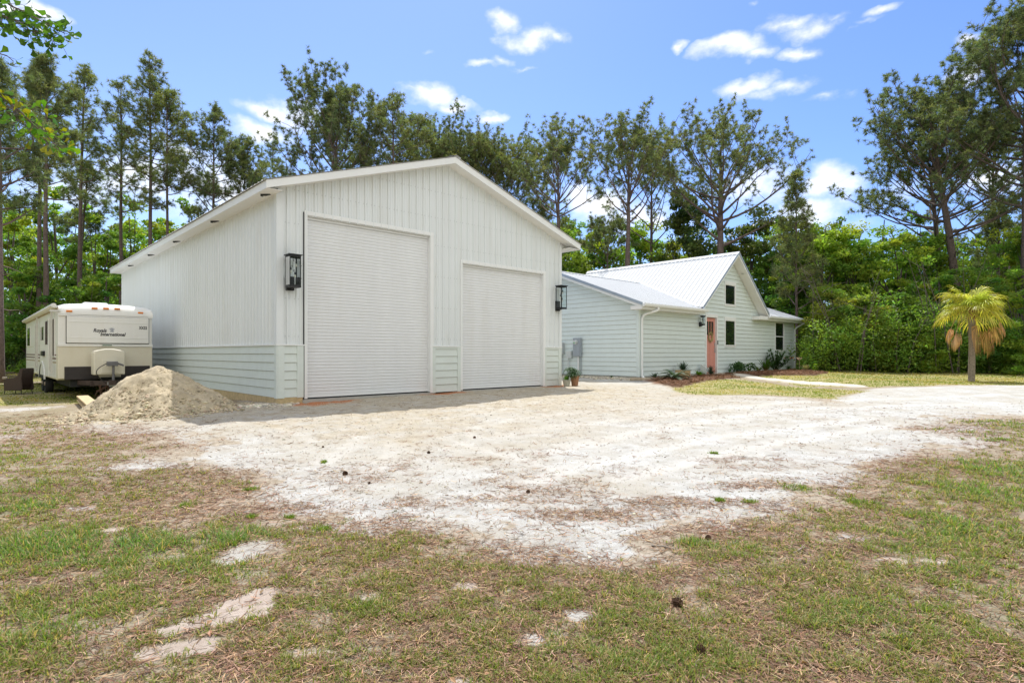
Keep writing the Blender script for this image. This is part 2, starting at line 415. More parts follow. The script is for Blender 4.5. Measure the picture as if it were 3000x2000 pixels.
# black soffit lights along the left eave
n = 0
SL = ['nearest the front corner', 'second from the front corner', 'third from the front corner', 'fourth from the front corner', 'last before the rear corner']
first = None
for i, u in enumerate((779, 630, 518, 443, 384)):
    ys, _ = side_y(u, GA, .2)
    if first is None:
        e = empty('soffit_light'); m1 = MB(); m1.add([(-.12,-.02,0),(.10,-.02,0),(.10,.05,0),(-.12,.05,0),(-.12,-.02,-.055),(-.1,.05,-.055),(.1,.0,-.008),(.1,.05,-.008)],
            [(0,1,2,3),(4,6,7,5),(0,4,5,3),(0,1,6,4),(3,5,7,2),(1,2,7,6)]); m1.build('housing', MT['black'], e)
        m1 = MB(); m1.box(-.07, -.01, -.0, .035, -.052, -.045); m1.build('lens', MT['bulb'], e); first = e
    else: e = copy_thing(first)
    lx, ly = -.2, ys
    e.location = (GA[0]+lx*CT-ly*ST, GA[1]+lx*ST+ly*CT, ze-.012); e.rotation_euler = (0, 0, TH-.75)
    tag(e, 'small black soffit light under the garage left eave, '+SL[i], 'light', 'black soffit lights under the left eave')
# lanterns
def lantern(name, label, w, h, loc, rot, cat='wall lamp', grp=None, small=False):
    e = empty(name, loc, rot); tag(e, label, cat, grp)
    p = .018 if not small else .012; yb = -w-.09; f = MB()
    x0, x1 = -w/2, w/2; y0, y1 = yb, -.09
    for x in (x0, x1-p):
        for y in (y0, y1-p): f.box(x, x+p, y, y+p, 0.0, h)
    f.box(x0, x1, y0, y0+p, -.02, .03); f.box(x0, x1, y1-p, y1, -.02, .03); f.box(x0, x0+p, y0, y1, -.02, .03); f.box(x1-p, x1, y0, y1, -.02, .03)
    f.box(x0, x1, y0, y1, -.03, -.018)
    f.box(x0, x1, y0, y0+p, h-.04, h); f.box(x0, x1, y1-p, y1, h-.04, h); f.box(x0, x0+p, y0, y1, h-.04, h); f.box(x1-p, x1, y0, y1, h-.04, h)
    for z in (.25*h, .66*h): f.box(x1, x1+.02, y0+.01, y0+.02, z, z+.012)
    bev(f.build('lantern_frame', MT['black'], e), .003)
    c = MB(); o = .03
    c.add([(x0-o, y0-o, h), (x1+o, y0-o, h), (x1+o, y1+.01, h), (x0-o, y1+.01, h), (x0-o, y0-o, h+.022), (x1+o, y0-o, h+.022), (x1+o, y1+.01, h+.022), (x0-o, y1+.01, h+.022), (0, (y0+y1)/2, h+.055)],
          [(3,2,1,0), (0,1,5,4), (1,2,6,5), (2,3,7,6), (3,0,4,7), (4,5,8), (5,6,8), (6,7,8), (7,4,8)])
    c.build('lantern_cap', MT['black'], e)
    b = MB(); b.box(-w*.33, w*.33, -.09, .0, -.085, .34*h); b.box(-.02, .02, -w*.5-.09, -.05, -.055, -.03); bev(b.build('mounting_plate', MT['black'], e), .004)
    g = MB(); i = .004
    g.quad((x0+p, y0+i, .03), (x1-p, y0+i, .03), (x1-p, y0+i, h-.04), (x0+p, y0+i, h-.04))
    g.quad((x0+i, y0+p, .03), (x0+i, y1-p, .03), (x0+i, y1-p, h-.04), (x0+i, y0+p, h-.04))
    g.quad((x1-i, y0+p, .03), (x1-i, y1-p, .03), (x1-i, y1-p, h-.04), (x1-i, y0+p, h-.04))
    g.build('glass', MT['glass'], e)
    yc = (y0+y1)/2; s = h/.72
    s1 = MB(); pts = [(0, yc, h-.04), (0, yc, h-.09*s)]
    s1.tube(pts, .006, 6)
    for sx, zt, zb in ((1, .60, .50), (-.7, .44, .34), (.6, .34, .28)):
        a = np.linspace(0, math.pi, 7)
        s1.tube([(sx*(.02+.03*(1-math.cos(t)))*min(1, s+.2), yc+.01*sx, (zt+.05*math.sin(t)-.0*(t))*s) for t in a], .005, 5)
        s1.cyl((sx*.08*min(1, s+.2), yc+.01*sx, zt*s), (sx*.08*min(1, s+.2), yc+.01*sx, (zt-.06)*s), .016, .019, 10)
    s1.tube([(0.0, yc, h-.08*s), (-.01, yc, .5*s), (.0, yc, .36*s)], .005, 5)
    s1.build('lamp_stem', MT['black'], e)
    for sx, zt in ((1, .54), (-.7, .38), (.6, .28)):
        k = MB(); k.lathe([(.001, -.075), (.018, -.068), (.026, -.045), (.022, -.02), (.012, 0)], (sx*.08*min(1, s+.2), yc+.01*sx, zt*s), 10); k.build('bulb', MT['bulb'], e, True)
    return e
def gl(lx, ly, z): return (GA[0]+lx*CT-ly*ST, GA[1]+lx*ST+ly*CT, z)
lx = gx(857.5, .22)
lantern('wall_lantern', 'tall black glass lantern left of the larger roller door', .27, .72, gl(lx, -.02, gzv(850, 838, .25)), TH, grp='black lanterns on the garage front')
lx = gx(1643, .22)
lantern('wall_lantern', 'tall black glass lantern right of the smaller roller door', .27, .76, gl(min(lx, GW-.12), -.02, gzv(1643, 903, .22)), TH, grp='black lanterns on the garage front')

# ================================================================ HOUSE
HA = (4.87, 22.3); HW, HD = 14.98, 8.1
def hx(u, off=0.0): return plane_x(u, HA, off)[0]
def hz(u, v, off=0.0): return zz(v, plane_x(u, HA, off)[1])
H = empty('house', (HA[0], HA[1], 0), TH)
tag(H, 'pale green lap-sided house with white metal roof and steep front gable', 'house')
HB = .155; SOF = 2.72; EZ = 2.94; SLP = .367
APX, APZ, GSL, GH = 7.4, 5.74, .82, 3.32
low = lambda y: 3.09+SLP*min(y, HD-y)
steep = lambda x: APZ-GSL*abs(x-APX)
def win(u0, u1, v0, v1): 
    um = (u0+u1)/2
    return (hx(u0), hx(u1), hz(um, v1), hz(um, v0))
W1 = win(2121.5, 2154, 825, 898); W2 = win(2121.5, 2154, 929, 1017); W3 = win(2269, 2296, 941, 1030)
DR = (hx(2065), hx(2101.5), HB-.06, hz(2083, 919.5))
def frontr(z):
    if z < SOF+.01: return (.1, HW-.1)
    h = (APZ-.2-z)/GSL; h = max(h, 0); return (max(APX-h, 0), APX+h)
hops = [W1, W2, W3, DR]
mb = MB(); lap(mb, fM, HB, SOF, frontr, hops, course=.182); lap(mb, fM, SOF, APZ-.2, frontr, hops, course=.182)
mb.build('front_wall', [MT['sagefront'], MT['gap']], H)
mb = MB(); lap(mb, sM, HB, SOF+.05, lambda z: (.1, HD-.0), course=.182)
lap(mb, sM, SOF+.05, low(4.05)-.15, lambda z: (max(0, (z+.15-3.09)/SLP), HD-max(0, (z+.15-3.09)/SLP)), course=.182)
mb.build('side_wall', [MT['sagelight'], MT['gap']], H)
mb = MB(); mb.box(.05, HW, HD-.06, HD, HB, SOF+.2); mb.box(HW-.06, HW+.0, .05, HD, HB, SOF+.2)
mb.prism([(.0, SOF), (HD, SOF), (HD, low(HD)-.15), (4.05, low(4.05)-.15), (0, low(0)-.15)], HW-.05, HW-.01, 'yz'); mb.build('rear_wall', MT['sagelight'], H)
mb = MB()
mb.box(-.024, .1, -.024, 0, HB-.02, SOF); mb.box(-.024, 0, 0, .1, HB-.02, SOF); bev(mb.build('corner_board', MT['sagelight'], H), .004)
mb = MB(); mb.box(HW-.1, HW+.024, -.024, 0, HB-.02, SOF); mb.box(HW, HW+.024, 0, .1, HB-.02, SOF); bev(mb.build('corner_board', MT['sagelight'], H), .004)
mb = MB(); mb.box(.0, HW, .0, HD, -.3, HB-.01); mb.build('foundation', MT['concrete'], H)

# roofs
e_ = .42
mb = MB()
gl_, gr_ = APX-GH+.02, APX+GH-.02
def lowM(front):
    if front: return lambda s, t, o: (s, t, low(t) + (SLP*t-SLP*t) + o) if t >= 0 else (s, t, 3.09+SLP*t+o)
    return lambda s, t, o: (s, t, (3.09+SLP*(HD-t))+o)
corrugated(mb, lowM(True), -.42, gl_, -e_-.04, 4.05, amp=1.5); corrugated(mb, lowM(True), gl_, gr_, .06, 4.05, amp=1.5); corrugated(mb, lowM(True), gr_, HW+.42, -e_-.04, 4.05, amp=1.5)
corrugated(mb, lambda s, t, o: (s, t, 3.09+SLP*(HD-t)+o), -.42, HW+.42, 4.05, HD+.42)
mb.build('low_roof', MT['roof'], H)
mb = MB()
for sg in (-1, 1):
    corrugated(mb, lambda s, t, o, sg=sg: (APX+sg*t-sg*o*.6*-1, s, APZ-GSL*t+o*.8), -.47, HD+.45, 0.0, GH, amp=1.6)
mb.build('gable_roof', MT['roof'], H)
mb = MB()
mb.add([(APX+d, y, APZ+.035-GSL*abs(d)) for y in (-.49, HD+.47) for d in (-.16, 0, .16)], [(0,1,4,3), (1,2,5,4)])
mb.add([(x, 4.05+d, 4.615-SLP*abs(d)) for x in (-.43, HW+.43) for d in (-.16, 0, .16)], [(0,1,4,3), (1,2,5,4)])
mb.build('ridge_cap', MT['roof'], H)
# closure strips below the ridge caps and along the valleys
mb = MB()
mb.box(-.40, APX-1.4, 3.86, 3.885, 4.505, 4.56)
mb.add([(APX-.19, -.4, APZ-GSL*.17+.01), (APX-.19, HD+.4, APZ-GSL*.17+.01), (APX-.215, HD+.4, APZ-GSL*.2), (APX-.215, -.4, APZ-GSL*.2)], [(0,1,2,3)])
mb.build('ridge_closure', MT['greybox'], H)
mb = MB()
vx = lambda y: APX-(APZ-3.09-SLP*y)/GSL
pts = [(vx(y)-.02, y, 3.09+SLP*y+.03) for y in np.linspace(-.2, 4.0, 12)]
mb.add([(p[0]-.10, p[1], p[2]-.002) for p in pts]+[(p[0]+.06, p[1], p[2]+.05) for p in pts], [(i, i+1, 12+i+1, 12+i) for i in range(11)])
mb.build('valley_flashing', MT['flash'], H)
def rake_strip(mb, P, Q, dz, dy, dx=0):
    P = np.array(P); Q = np.array(Q); o = np.array((dx, dy, 0)); z = np.array((0, 0, -dz))
    mb.add([P, Q, Q+z, P+z, P+o, Q+o, Q+z+o, P+z+o], [(0,1,2,3), (7,6,5,4), (0,4,5,1), (3,2,6,7), (0,3,7,4), (1,5,6,2)])
mb = MB()
rake_strip(mb, (APX-GH, -.475, steep(APX-GH)+.02), (APX, -.475, APZ+.03), .10, .03)
rake_strip(mb, (APX, -.475, APZ+.03), (APX+GH, -.475, steep(APX+GH)+.02), .10, .03)
mb.build('drip_edge', MT['flash'], H)
mb = MB()
rake_strip(mb, (-.425, -e_-.03, 3.09-SLP*(e_+.03)+.025), (-.425, 4.05, low(4.05)+.025), .11, 0, .03)
rake_strip(mb, (-.425, 4.05, low(4.05)+.025), (-.425, HD+.42, 3.09-SLP*.42), .11, 0, .03)
mb.build('drip_edge', MT['flash'], H)
mb = MB()
rake_strip(mb, (HW+.395, -e_-.03, 3.09-SLP*(e_+.03)+.025), (HW+.395, 4.05, low(4.05)+.025), .07, 0, .03)
mb.build('drip_edge', MT['flash'], H)
mb = MB()       # white rake boards, fascias and soffits
rake_strip(mb, (APX-GH+.02, -.445, steep(APX-GH+.02)-.08), (APX, -.445, APZ-.07), .11, .03)
rake_strip(mb, (APX, -.445, APZ-.07), (APX+GH-.02, -.445, steep(APX+GH-.02)-.08), .11, .03)
rake_strip(mb, (-.395, -e_, 3.09-SLP*e_-.085), (-.395, 4.05, low(4.05)-.085), .1, 0, .03)
rake_strip(mb, (HW+.365, -e_, 3.09-SLP*e_-.085), (HW+.365, 4.05, low(4.05)-.085), .1, 0, .03)
mb.box(-.36, gl_+.2, -e_, -e_+.03, SOF, 2.90); mb.box(gr_-.9, HW+.36, -e_, -e_+.03, SOF, 2.90)
mb.build('fascia', MT['white'], H)
mb = MB()
for sg in (-1, 1):
    xa, xb = APX+sg*(GH-.02), APX
    mb.add([(xa, -.415, steep(xa)-.17), (xb, -.415, APZ-.17), (xb, .03, APZ-.17), (xa, .03, steep(xa)-.17)], [(0,1,2,3)])
mb.box(-.39, gl_-.0, -e_+.03, .0, SOF-.01, SOF+.01); mb.box(gr_-.95, HW+.36, -e_+.03, 0, SOF-.01, SOF+.01)
mb.add([(-.395+.03, -e_, low(0)-SLP*e_-.18), (0, -e_, low(0)-SLP*e_-.18), (0, 4.05, low(4.05)-.18), (-.365, 4.05, low(4.05)-.18)], [(0,1,2,3)])
mb.box(-.38, -.0, -e_+.03, .12, SOF-.02, SOF+.12)        # boxed eave return
mb.box(gr_-.95, gr_-.2, -e_+.03, -.02, SOF+.01, SOF+.16)
mb.build('soffit', MT['soffit'], H)
mb = MB(); mb.lathe([(.001, -.006), (.07, -.006), (.075, 0)], (APX+.9, -.2, steep(APX+.9)-.17), 14); mb.build('soffit_lamp', MT['steel'], H)
mb = MB()       # gutters
for a, b in ((-.42, gl_+.28), (gr_-.02, HW+.42)):
    mb = MB(); mb.prism([(-e_-.03, 2.80), (-e_-.03, 2.915), (-e_-.045, 2.915), (-e_-.045, 2.90), (-e_-.13, 2.90), (-e_-.13, 2.915), (-e_-.145, 2.915), (-e_-.135, 2.84), (-e_-.10, 2.80)], a, b, 'yz')
    mb.build('gutter', MT['white'], H)
for xx, zb in ((.10, .06), (HW+.03, .05)):
    m1 = MB(); y0 = -e_-.09
    xs = .55 if xx < 1 else HW+.25
    if xx < 1: path = [(xs, y0, 2.80), (xs, y0, 2.70), (xx+.07, -.12, 2.52), (xx, -.075, 2.38), (xx, -.075, zb+.12), (xx, -.075-.08, zb+.03), (xx-.02, -.27, zb)]
    else: path = [(xs, y0, 2.80), (xs, y0, 2.72), (HW+.12, -.15, 2.50), (HW+.02, -.075, 2.36), (HW+.02, -.075, zb+.02)]
    P = []
    for a, b in zip(path[:-1], path[1:]): P += [tuple(np.array(a)+(np.array(b)-np.array(a))*t) for t in (0, .15, .85)]
    P.append(path[-1]); m1.tube(P, .047, 8); m1.build('downspout', MT['white'], H, True)
# windows
def window(W, apron=True, double=False, hood=.10):
    x0, x1, z0, z1 = W; c = .075
    f = MB(); h = hood
    f.box(x0, x1, -.045, 0, z1-h, z1); f.box(x0, x0+c, -.04, 0, z0+.08, z1-h); f.box(x1-c, x1, -.04, 0, z0+.08, z1-h)
    f.box(x0, x1, -.045, 0, z0, z0+.08)
    f.box(x0+c, x0+c+.02, -.03, .06, z0+.08, z1-h); f.box(x1-c-.02, x1-c, -.03, .06, z0+.08, z1-h); f.box(x0+c+.02, x1-c-.02, -.03, .06, z1-h-.02, z1-h); 
    fr = bev(f.build('window', MT['white'], H), .004)
    s = MB(); s.box(x0+c-.02, x1-c+.02, -.06, .05, z0+.08, z0+.11); s.build('sill', MT['white'], fr)
    m1 = MB(); m1.box(x0+c+.02, x1-c-.02, -.004, .008, z0+.11, z1-h-.02); m1.build('pane', MT['pane'], fr)
    if double: m1 = MB(); zm = (z0+z1)/2; m1.box(x0+c+.02, x1-c-.02, -.018, -.006, zm-.03, zm+.02); m1.build('meeting_rail', MT['white'], fr)
    return fr
window(W1, hood=.17); window(W2, hood=.17); window(W3, double=True, hood=.09)
# door
x0, x1, z0, z1 = DR; c = .13
f = MB(); f.box(x0, x0+c-.03, -.04, 0, z0, z1-.16); f.box(x1-c, x1, -.04, 0, z0, z1-.16); f.box(x0, x1, -.045, 0, z1-.16, z1)
f.box(x0+c-.03, x0+c-.01, -.035, .1, z0, z1-.16); f.box(x1-c, x1-c+.02, -.035, .1, z0, z1-.16)
bev(f.build('door_casing', MT['white'], H), .004)
dx0, dx1, dz1 = x0+c-.01, x1-c, z1-.165
gz0, gz1 = dz1-.78, dz1-.17; n = 3; gw = (dx1-dx0-.24)/3
d = MB()
d.box(dx0, dx1, .05, .09, z0+.02, gz0); d.box(dx0, dx1, .05, .09, gz1, dz1)
d.box(dx0, dx0+.12, .05, .09, gz0, gz1); d.box(dx1-.12, dx1, .05, .09, gz0, gz1)
for k in (1, 2): d.box(dx0+.12+k*gw-.012, dx0+.12+k*gw+.012, .05, .09, gz0, gz1)
for k in range(5):
    a = dx0+.11+k*(dx1-dx0-.22)/5; b = a+(dx1-dx0-.22)/5-.012; d.box(a, b, .040, .05, z0+.25, gz0-.12)
d.box(dx0, dx1, .038, .05, z0+.02, z0+.24); d.box(dx0, dx1, .038, .05, gz0-.10, gz0-.02); d.box(dx0, dx0+.1, .038, .05, z0+.24, gz0-.1); d.box(dx1-.1, dx1, .038, .05, z0+.24, gz0-.1)
dd = bev(d.build('front_door', MT['pink'], H), .003)
m1 = MB(); m1.box(dx0+.12, dx1-.12, .075, .082, gz0, gz1); m1.build('pane', MT['pane'], dd)
m1 = MB(); hxx = dx1-.06; m1.box(hxx-.02, hxx+.02, .02, .04, z0+1.28, z0+1.42); m1.box(hxx-.02, hxx+.02, .025, .04, z0+.98, z0+1.22); m1.tube([(hxx, .03, z0+1.16), (hxx, -.02, z0+1.15), (hxx, -.02, z0+1.02), (hxx, .03, z0+1.0)], .010, 6)
m1.build('handle', MT['steel'], dd)
m1 = MB(); m1.box(x1-.08, x1-.035, -.07, -.04, z0+1.35, z0+1.53); bev(m1.build('doorbell', MT['black'], H), .008)
def hl(lx, ly, z): return (HA[0]+lx*CT-ly*ST, HA[1]+lx*ST+ly*CT, z)
lantern('wall_lantern', 'small black lantern on the house wall beside the pink door', .14, .36, hl(hx(2054, .1), -.02, hz(2057, 951, .12)), TH, small=True)
# wreath
we = MB(); wr = np.random.default_rng(3); cx, cz = (dx0+dx1)/2-.02, hz(2080, 987)
for k in range(330):
    a = wr.uniform(0, 2*math.pi); r = .15+wr.normal(0, .022); t = a+wr.normal(0, .6)+.5
    p = np.array((cx+r*math.cos(a), .02+wr.normal(0, .015), cz+r*1.1*math.sin(a))); q = p+np.array((math.cos(t)*.09, wr.normal(0, .03)-.01, math.sin(t)*.09))
    w = np.array((-math.sin(t), 0, math.cos(t)))*.011; we.add([p-w, p+w, q], [(0,1,2)], (wr.uniform(.75, 1.2),)*3)
o = we.build('wreath', mat('dried_wreath_tan', (.42,.33,.14), .9, tint=True, var=.2), None, color=True)
o.location = (HA[0], HA[1], 0); o.rotation_euler = (0, 0, TH); tag(o, 'dried tan wreath hanging on the pink front door', 'wreath')
# things on the side wall
def sy(u): return side_y(u, HA)[0]
def szv(u, v): return zz(v, side_y(u, HA)[1])
def sl_(y, off, z): return (HA[0]-off*CT-y*ST, HA[1]-off*ST+y*CT, z)
def wallbox(name, label, u0, u1, v0, v1, depth, m, cat, parts):
    ym = sy((u0+u1)/2); zt = szv(u1, v0); zb = szv(u1, v1)
    # visible width = depth facet + face; keep a plausible face width
    e = empty(name, sl_(ym, .02, zb), TH); tag(e, label, cat)
    h = zt-zb
    parts(e, h, depth); return e
def p_meter(e, h, d):
    b = MB(); b.box(-d, 0, -.19, .19, 0, h); bev(b.build('cabinet', MT['greybox'], e), .006)
    b = MB(); b.box(-d-.012, -d, -.17, .17, .03, h-.30); bev(b.build('cover', MT['greybox'], e), .004)
    b = MB(); zc = h-.17; b.tube([(-d-.0, .03, zc), (-d-.03, .03, zc), (-d-.03, .03, zc), (-d-.10, .03, zc), (-d-.115, .03, zc)], [.1, .1, .085, .085, .05], 16); b.build('meter', MT['palebox'], e)
    b = MB(); b.box(-d-.118, -d-.112, -.0, .06, zc-.05, zc-.01); b.build('green_sticker', mat('green_sticker', (.05,.45,.12), .5), e)
    b = MB(); b.cyl((-.06, -.02, 0), (-.06, -.02, -1.3), .04); b.build('conduit', MT['white'], e)
    b = MB(); b.cyl((-.04, -.15, 0), (-.04, -.15, -1.3), .018); b.build('pipe', MT['greybox'], e)
wallbox('electric_meter', 'grey electric meter cabinet with round glass meter on the house side wall', 1684.7, 1709, 990, 1043.7, .16, None, 'electric meter', p_meter)
def p_box(e, h, d):
    b = MB(); b.box(-d, 0, -.13, .13, 0, h); bev(b.build('cabinet', MT['palebox'], e), .01)
    b = MB()
    for k in range(4): b.box(-d-.006, -d, -.1, .1, h*(.2+.18*k), h*(.2+.18*k)+.012)
    b.build('louver', MT['palebox'], e)
    b = MB(); b.cyl((-.05, .06, 0), (-.05, .06, -.95), .02); b.build('conduit', MT['palebox'], e)
wallbox('junction_box', 'small pale utility box low on the house wall beside the electric meter', 1664, 1680, 1028, 1049, .12, None, 'utility box', p_box)
def p_ac(e, h, d):
    b = MB(); b.box(-d, 0, -.17, .17, 0, h); bev(b.build('cabinet', MT['palebox'], e), .01)
    b = MB()
    for k in range(9): b.box(-.15, -.03, -.176, -.17, h*(.1+.095*k), h*(.1+.095*k)+.02)
    b.build('louver', MT['greybox'], e)
    b = MB(); b.cyl((-.09, -.05, 0), (-.09, -.05, -1.25), .022); b.cyl((-.05, .05, 0), (-.05, .05, -1.25), .016); b.build('conduit', MT['black'], e)
wallbox('utility_cabinet', 'pale louvred utility cabinet on the house wall at the garage corner', 1640, 1654, 1003, 1038, .18, None, 'utility box', p_ac)
# ================================================================ TRAVEL TRAILER
TA = (-13.56, 17.35); TW, TL = 2.44, 12.3
T = empty('travel_trailer', (TA[0], TA[1], 0), TH)
tag(T, 'old cream travel trailer with black lower panels parked beside the white garage', 'trailer')
def tx(u, off=0.0): return plane_x(u, TA, off)[0]
def tz(u, v, off=0.0): return zz(v, plane_x(u, TA, off)[1])
def ty(u, off=0.0): return side_y(u, TA, off)[0]
def tsz(u, v, off=0.0): return zz(v, side_y(u, TA, off)[1])
mcream = mat('aged_cream_gelcoat', (.70,.655,.53), .4, 0, .03, 4, dirt=((.5,.42,.27), 2, .35))
mtwhite = mat('aged_white_gelcoat', (.80,.795,.76), .38, 0, .03, 3, dirt=((.6,.56,.47), 3, .3), streak=True)
mblackp = mat('black_brown_lower_panel', (.03,.024,.024), .55, 0, .2, 8)
mtan = mat('tan_trim', (.4,.3,.19), .6)
mmaroon = mat('maroon_stripe', (.13,.035,.035), .5)
mamber = mat('amber_lens', (.75,.22,.02), .25)
mrub = mat('black_rubber', (.02,.02,.02), .8, 0, .3, 14)
mrim = mat('rusty_white_wheel', (.45,.36,.27), .6, 0, .3, 12)
BZ, TZ = .22, 2.50
def prof_body(z0, z1, y0, y1, x0, x1, rr=.0, n=6):
    return None
# body: side profile in yz with rounded front top edge and cut-under front bottom
def yz_profile(zb, zt, rad=.22, front=0.0, back=TL):
    P = [(back, zb)]; P.append((front+.0, zb))
    P += [(front, zt-rad)]
    for k in range(1, 8):
        a = k/7*math.pi/2; P.append((front+rad-rad*math.cos(a), zt-rad+rad*math.sin(a)))
    P.append((back-.1, zt)); P.append((back, zt-.1)); return P
mb = MB(); mb.prism(yz_profile(1.30, TZ-.02, .20), 0, TW, 'yz'); 
mb.box(.0, TW, 0.45, TL, .32, 1.30)
bev(mb.build('body', mtwhite, T), .02, 3)
mb = MB(); mb.prism([(.42, BZ), (-.012, BZ+.05), (-.012, 1.30), (.42, 1.30)][::-1], -.006, TW+.006, 'yz')
mb.box(-.008, .05, .42, TL, BZ+.02, .33)
bev(mb.build('front_lower_shell', mcream, T), .03, 3)
# roof cap: domed front moulding
mb = MB(); nx, ny = 14, 8; v = []
for j in range(ny+1):
    a = j/ny*math.pi/2
    for i in range(nx+1):
        x = i/nx; arch = .075*(1-(2*x-1)**2)
        ex = .02*(1-abs(2*x-1)**6)
        yy = -.035+.34*(1-math.cos(a)); zc = 2.22+(.30+arch)*math.sin(a)
        if i in (0, nx): zc -= .05*math.sin(a)
        v.append((TW*x+(-.015 if i == 0 else .015 if i == nx else 0), yy-ex, zc))
f = [(j*(nx+1)+i, j*(nx+1)+i+1, (j+1)*(nx+1)+i+1, (j+1)*(nx+1)+i) for j in range(ny) for i in range(nx)]
last = ny*(nx+1); m_ = len(v)
v += [(p[0], TL-.1, p[2]) for p in v[last:last+nx+1]]
f += [(last+i, last+i+1, m_+i+1, m_+i) for i in range(nx)]
v += [(-.015, -.03, 2.22), (-.015, .4, 2.22), (-.015, .4, 2.45), (TW+.015, .4, 2.22), (TW+.015, .4, 2.45)]
b0 = len(v)-5
f += [tuple([0]+[j*(nx+1) for j in range(1, ny+1)]+[b0+1]), tuple([nx]+[j*(nx+1)+nx for j in range(1, ny+1)]+[b0+3])]
mb.add(v, f)
o = mb.build('roof_cap', mtwhite, T, True)
mb = MB(); mb.box(-.01, TW+.01, -.045, .0, 2.17, 2.215); mb.box(-.01, TW+.01, -.04, .0, 1.25, 1.335); bev(mb.build('belt_moulding', mtwhite, T), .008)
mb = MB(); mb.box(-.02, 0, .0, TL, 2.36, 2.45); mb.build('drip_rail', mtan, T)
# front window cover
px0, px1 = tx(195, .03), tx(435, .03); pz1, pz0 = tz(195, 925.5, .03), tz(195, 1004, .03)
mb = MB(); mb.box(px0, px1, -.075, -.01, pz0, pz1)
cv = bev(mb.build('front_panel', mtwhite, T), .015, 3)
mb = MB(); mb.box(px0+.04, px1-.06, -.083, -.074, pz1-.175, pz1-.15); mb.box(px0+.04, px1-.06, -.083, -.074, pz0+.15, pz0+.165); bev(mb.build('panel_rib', mtwhite, cv), .003)
mb = MB(); mb.box(px0-.015, px1+.015, -.02, -.008, pz0-.015, pz1+.02); mb.build('panel_shadow_gap', MT['dark'], cv)
MT['ink'] = mat('dark_lettering', (.05,.05,.055), .6)
def text(s, x, z, size, y, parent, name='lettering', shear=0.0, sx=1.0, m=None):
    cu = bpy.data.curves.new(name, 'FONT'); cu.body = s; cu.size = size; cu.shear = shear; cu.extrude = .001; cu.offset = .0045
    o = bpy.data.objects.new('tmp_text', cu); C.objects.link(o)
    bpy.context.view_layer.update()
    me = bpy.data.meshes.new_from_object(o.evaluated_get(bpy.context.evaluated_depsgraph_get()))
    bpy.data.objects.remove(o); me.name = name
    q = bpy.data.objects.new(name, me); C.objects.link(q); q.parent = parent
    q.location = (x, y, z); q.rotation_euler = (R(90), 0, 0); q.scale = (sx, 1, 1)
    me.materials.clear(); me.materials.append(m or MT['ink']); return q
ph = pz1-pz0
tl, tr_ = tx(1070/3.92, .08), tx(1228/3.92, .08)
text('Royals', tl, pz1-.575*ph, .15, -.079, cv, shear=.25, sx=.86)
il, ir_ = tx(1150/3.92, .08), tx(1440/3.92, .08)
text('International', il, pz1-.715*ph, .145, -.079, cv, shear=.25, sx=.88)
text('XX32', tx(1596/3.92, .08), pz1-.43*ph, .13, -.079, cv, sx=.72)
MT['emb'] = mat('faded_blue_grey_emblem', (.3,.33,.4), .6)
mb = MB(); ex, ez = tx(1285/3.92, .08), pz1-.50*ph
for k in range(9):
    a = R(20+k*17); L0 = .03; L1 = .10+.02*(k % 2)
    p = np.array((ex+math.cos(a)*L0, -.080, ez+math.sin(a)*L0)); q = np.array((ex+math.cos(a)*L1, -.080, ez+math.sin(a)*L1)); w = np.array((-math.sin(a), 0, math.cos(a)))*.007
    mb.add([p-w, p+w, q], [(0,1,2)])
mb.box(ex-.05, ex+.06, -.081, -.079, ez-.05, ez-.03); mb.add([(ex-.04, -.081, ez-.02), (ex+.05, -.081, ez-.02), (ex, -.081, ez+.02)], [(0,1,2)])
mb.build('emblem', MT['emb'], cv)
# marker lights
for u, v in ((795, 240), (1088, 207), (1220, 210), (1348, 214), (1616, 260)):
    uu, vv = u/3.92, 850+v/3.92; x = tx(uu, .05); z = tz(uu, vv, .05); yy = -.045 if z < 2.33 else -.015
    mb = MB(); mb.box(x-.075, x+.075, yy-.03, yy+.01, z-.028, z+.028); m_ = bev(mb.build('marker_light', mamber, T), .012, 2)
    mb = MB(); mb.box(x-.085, x+.085, yy-.008, yy+.02, z-.036, z-.028); mb.build('lamp_base', mtwhite, m_)
mb = MB(); x = tx(1230/3.92, .04); mb.box(x-.15, x+.15, -.055, -.03, 1.27, 1.32); pl_ = bev(mb.build('clearance_lamp', mtwhite, T), .005)
mb = MB(); mb.box(x-.12, x+.12, -.062, -.054, 1.28, 1.31); mb.build('lens', mat('green_brown_lens', (.12,.2,.13), .3), pl_)
# black lower panels
for a, b in ((tx(738/3.92), tx(1085/3.92)+.1), (tx(1430/3.92)-.1, tx(1720/3.92))):
    mb = MB(); mb.box(a, b, -.03, .0, BZ+.02, .64); bev(mb.build('lower_panel', mblackp, T), .02, 3)
mb = MB(); mb.box(.3, 2.1, .1, TL-.2, .02, .22); mb.box(1.05, 1.9, -.1, .3, 0, .3); mb.build('chassis', MT['dark'], T)
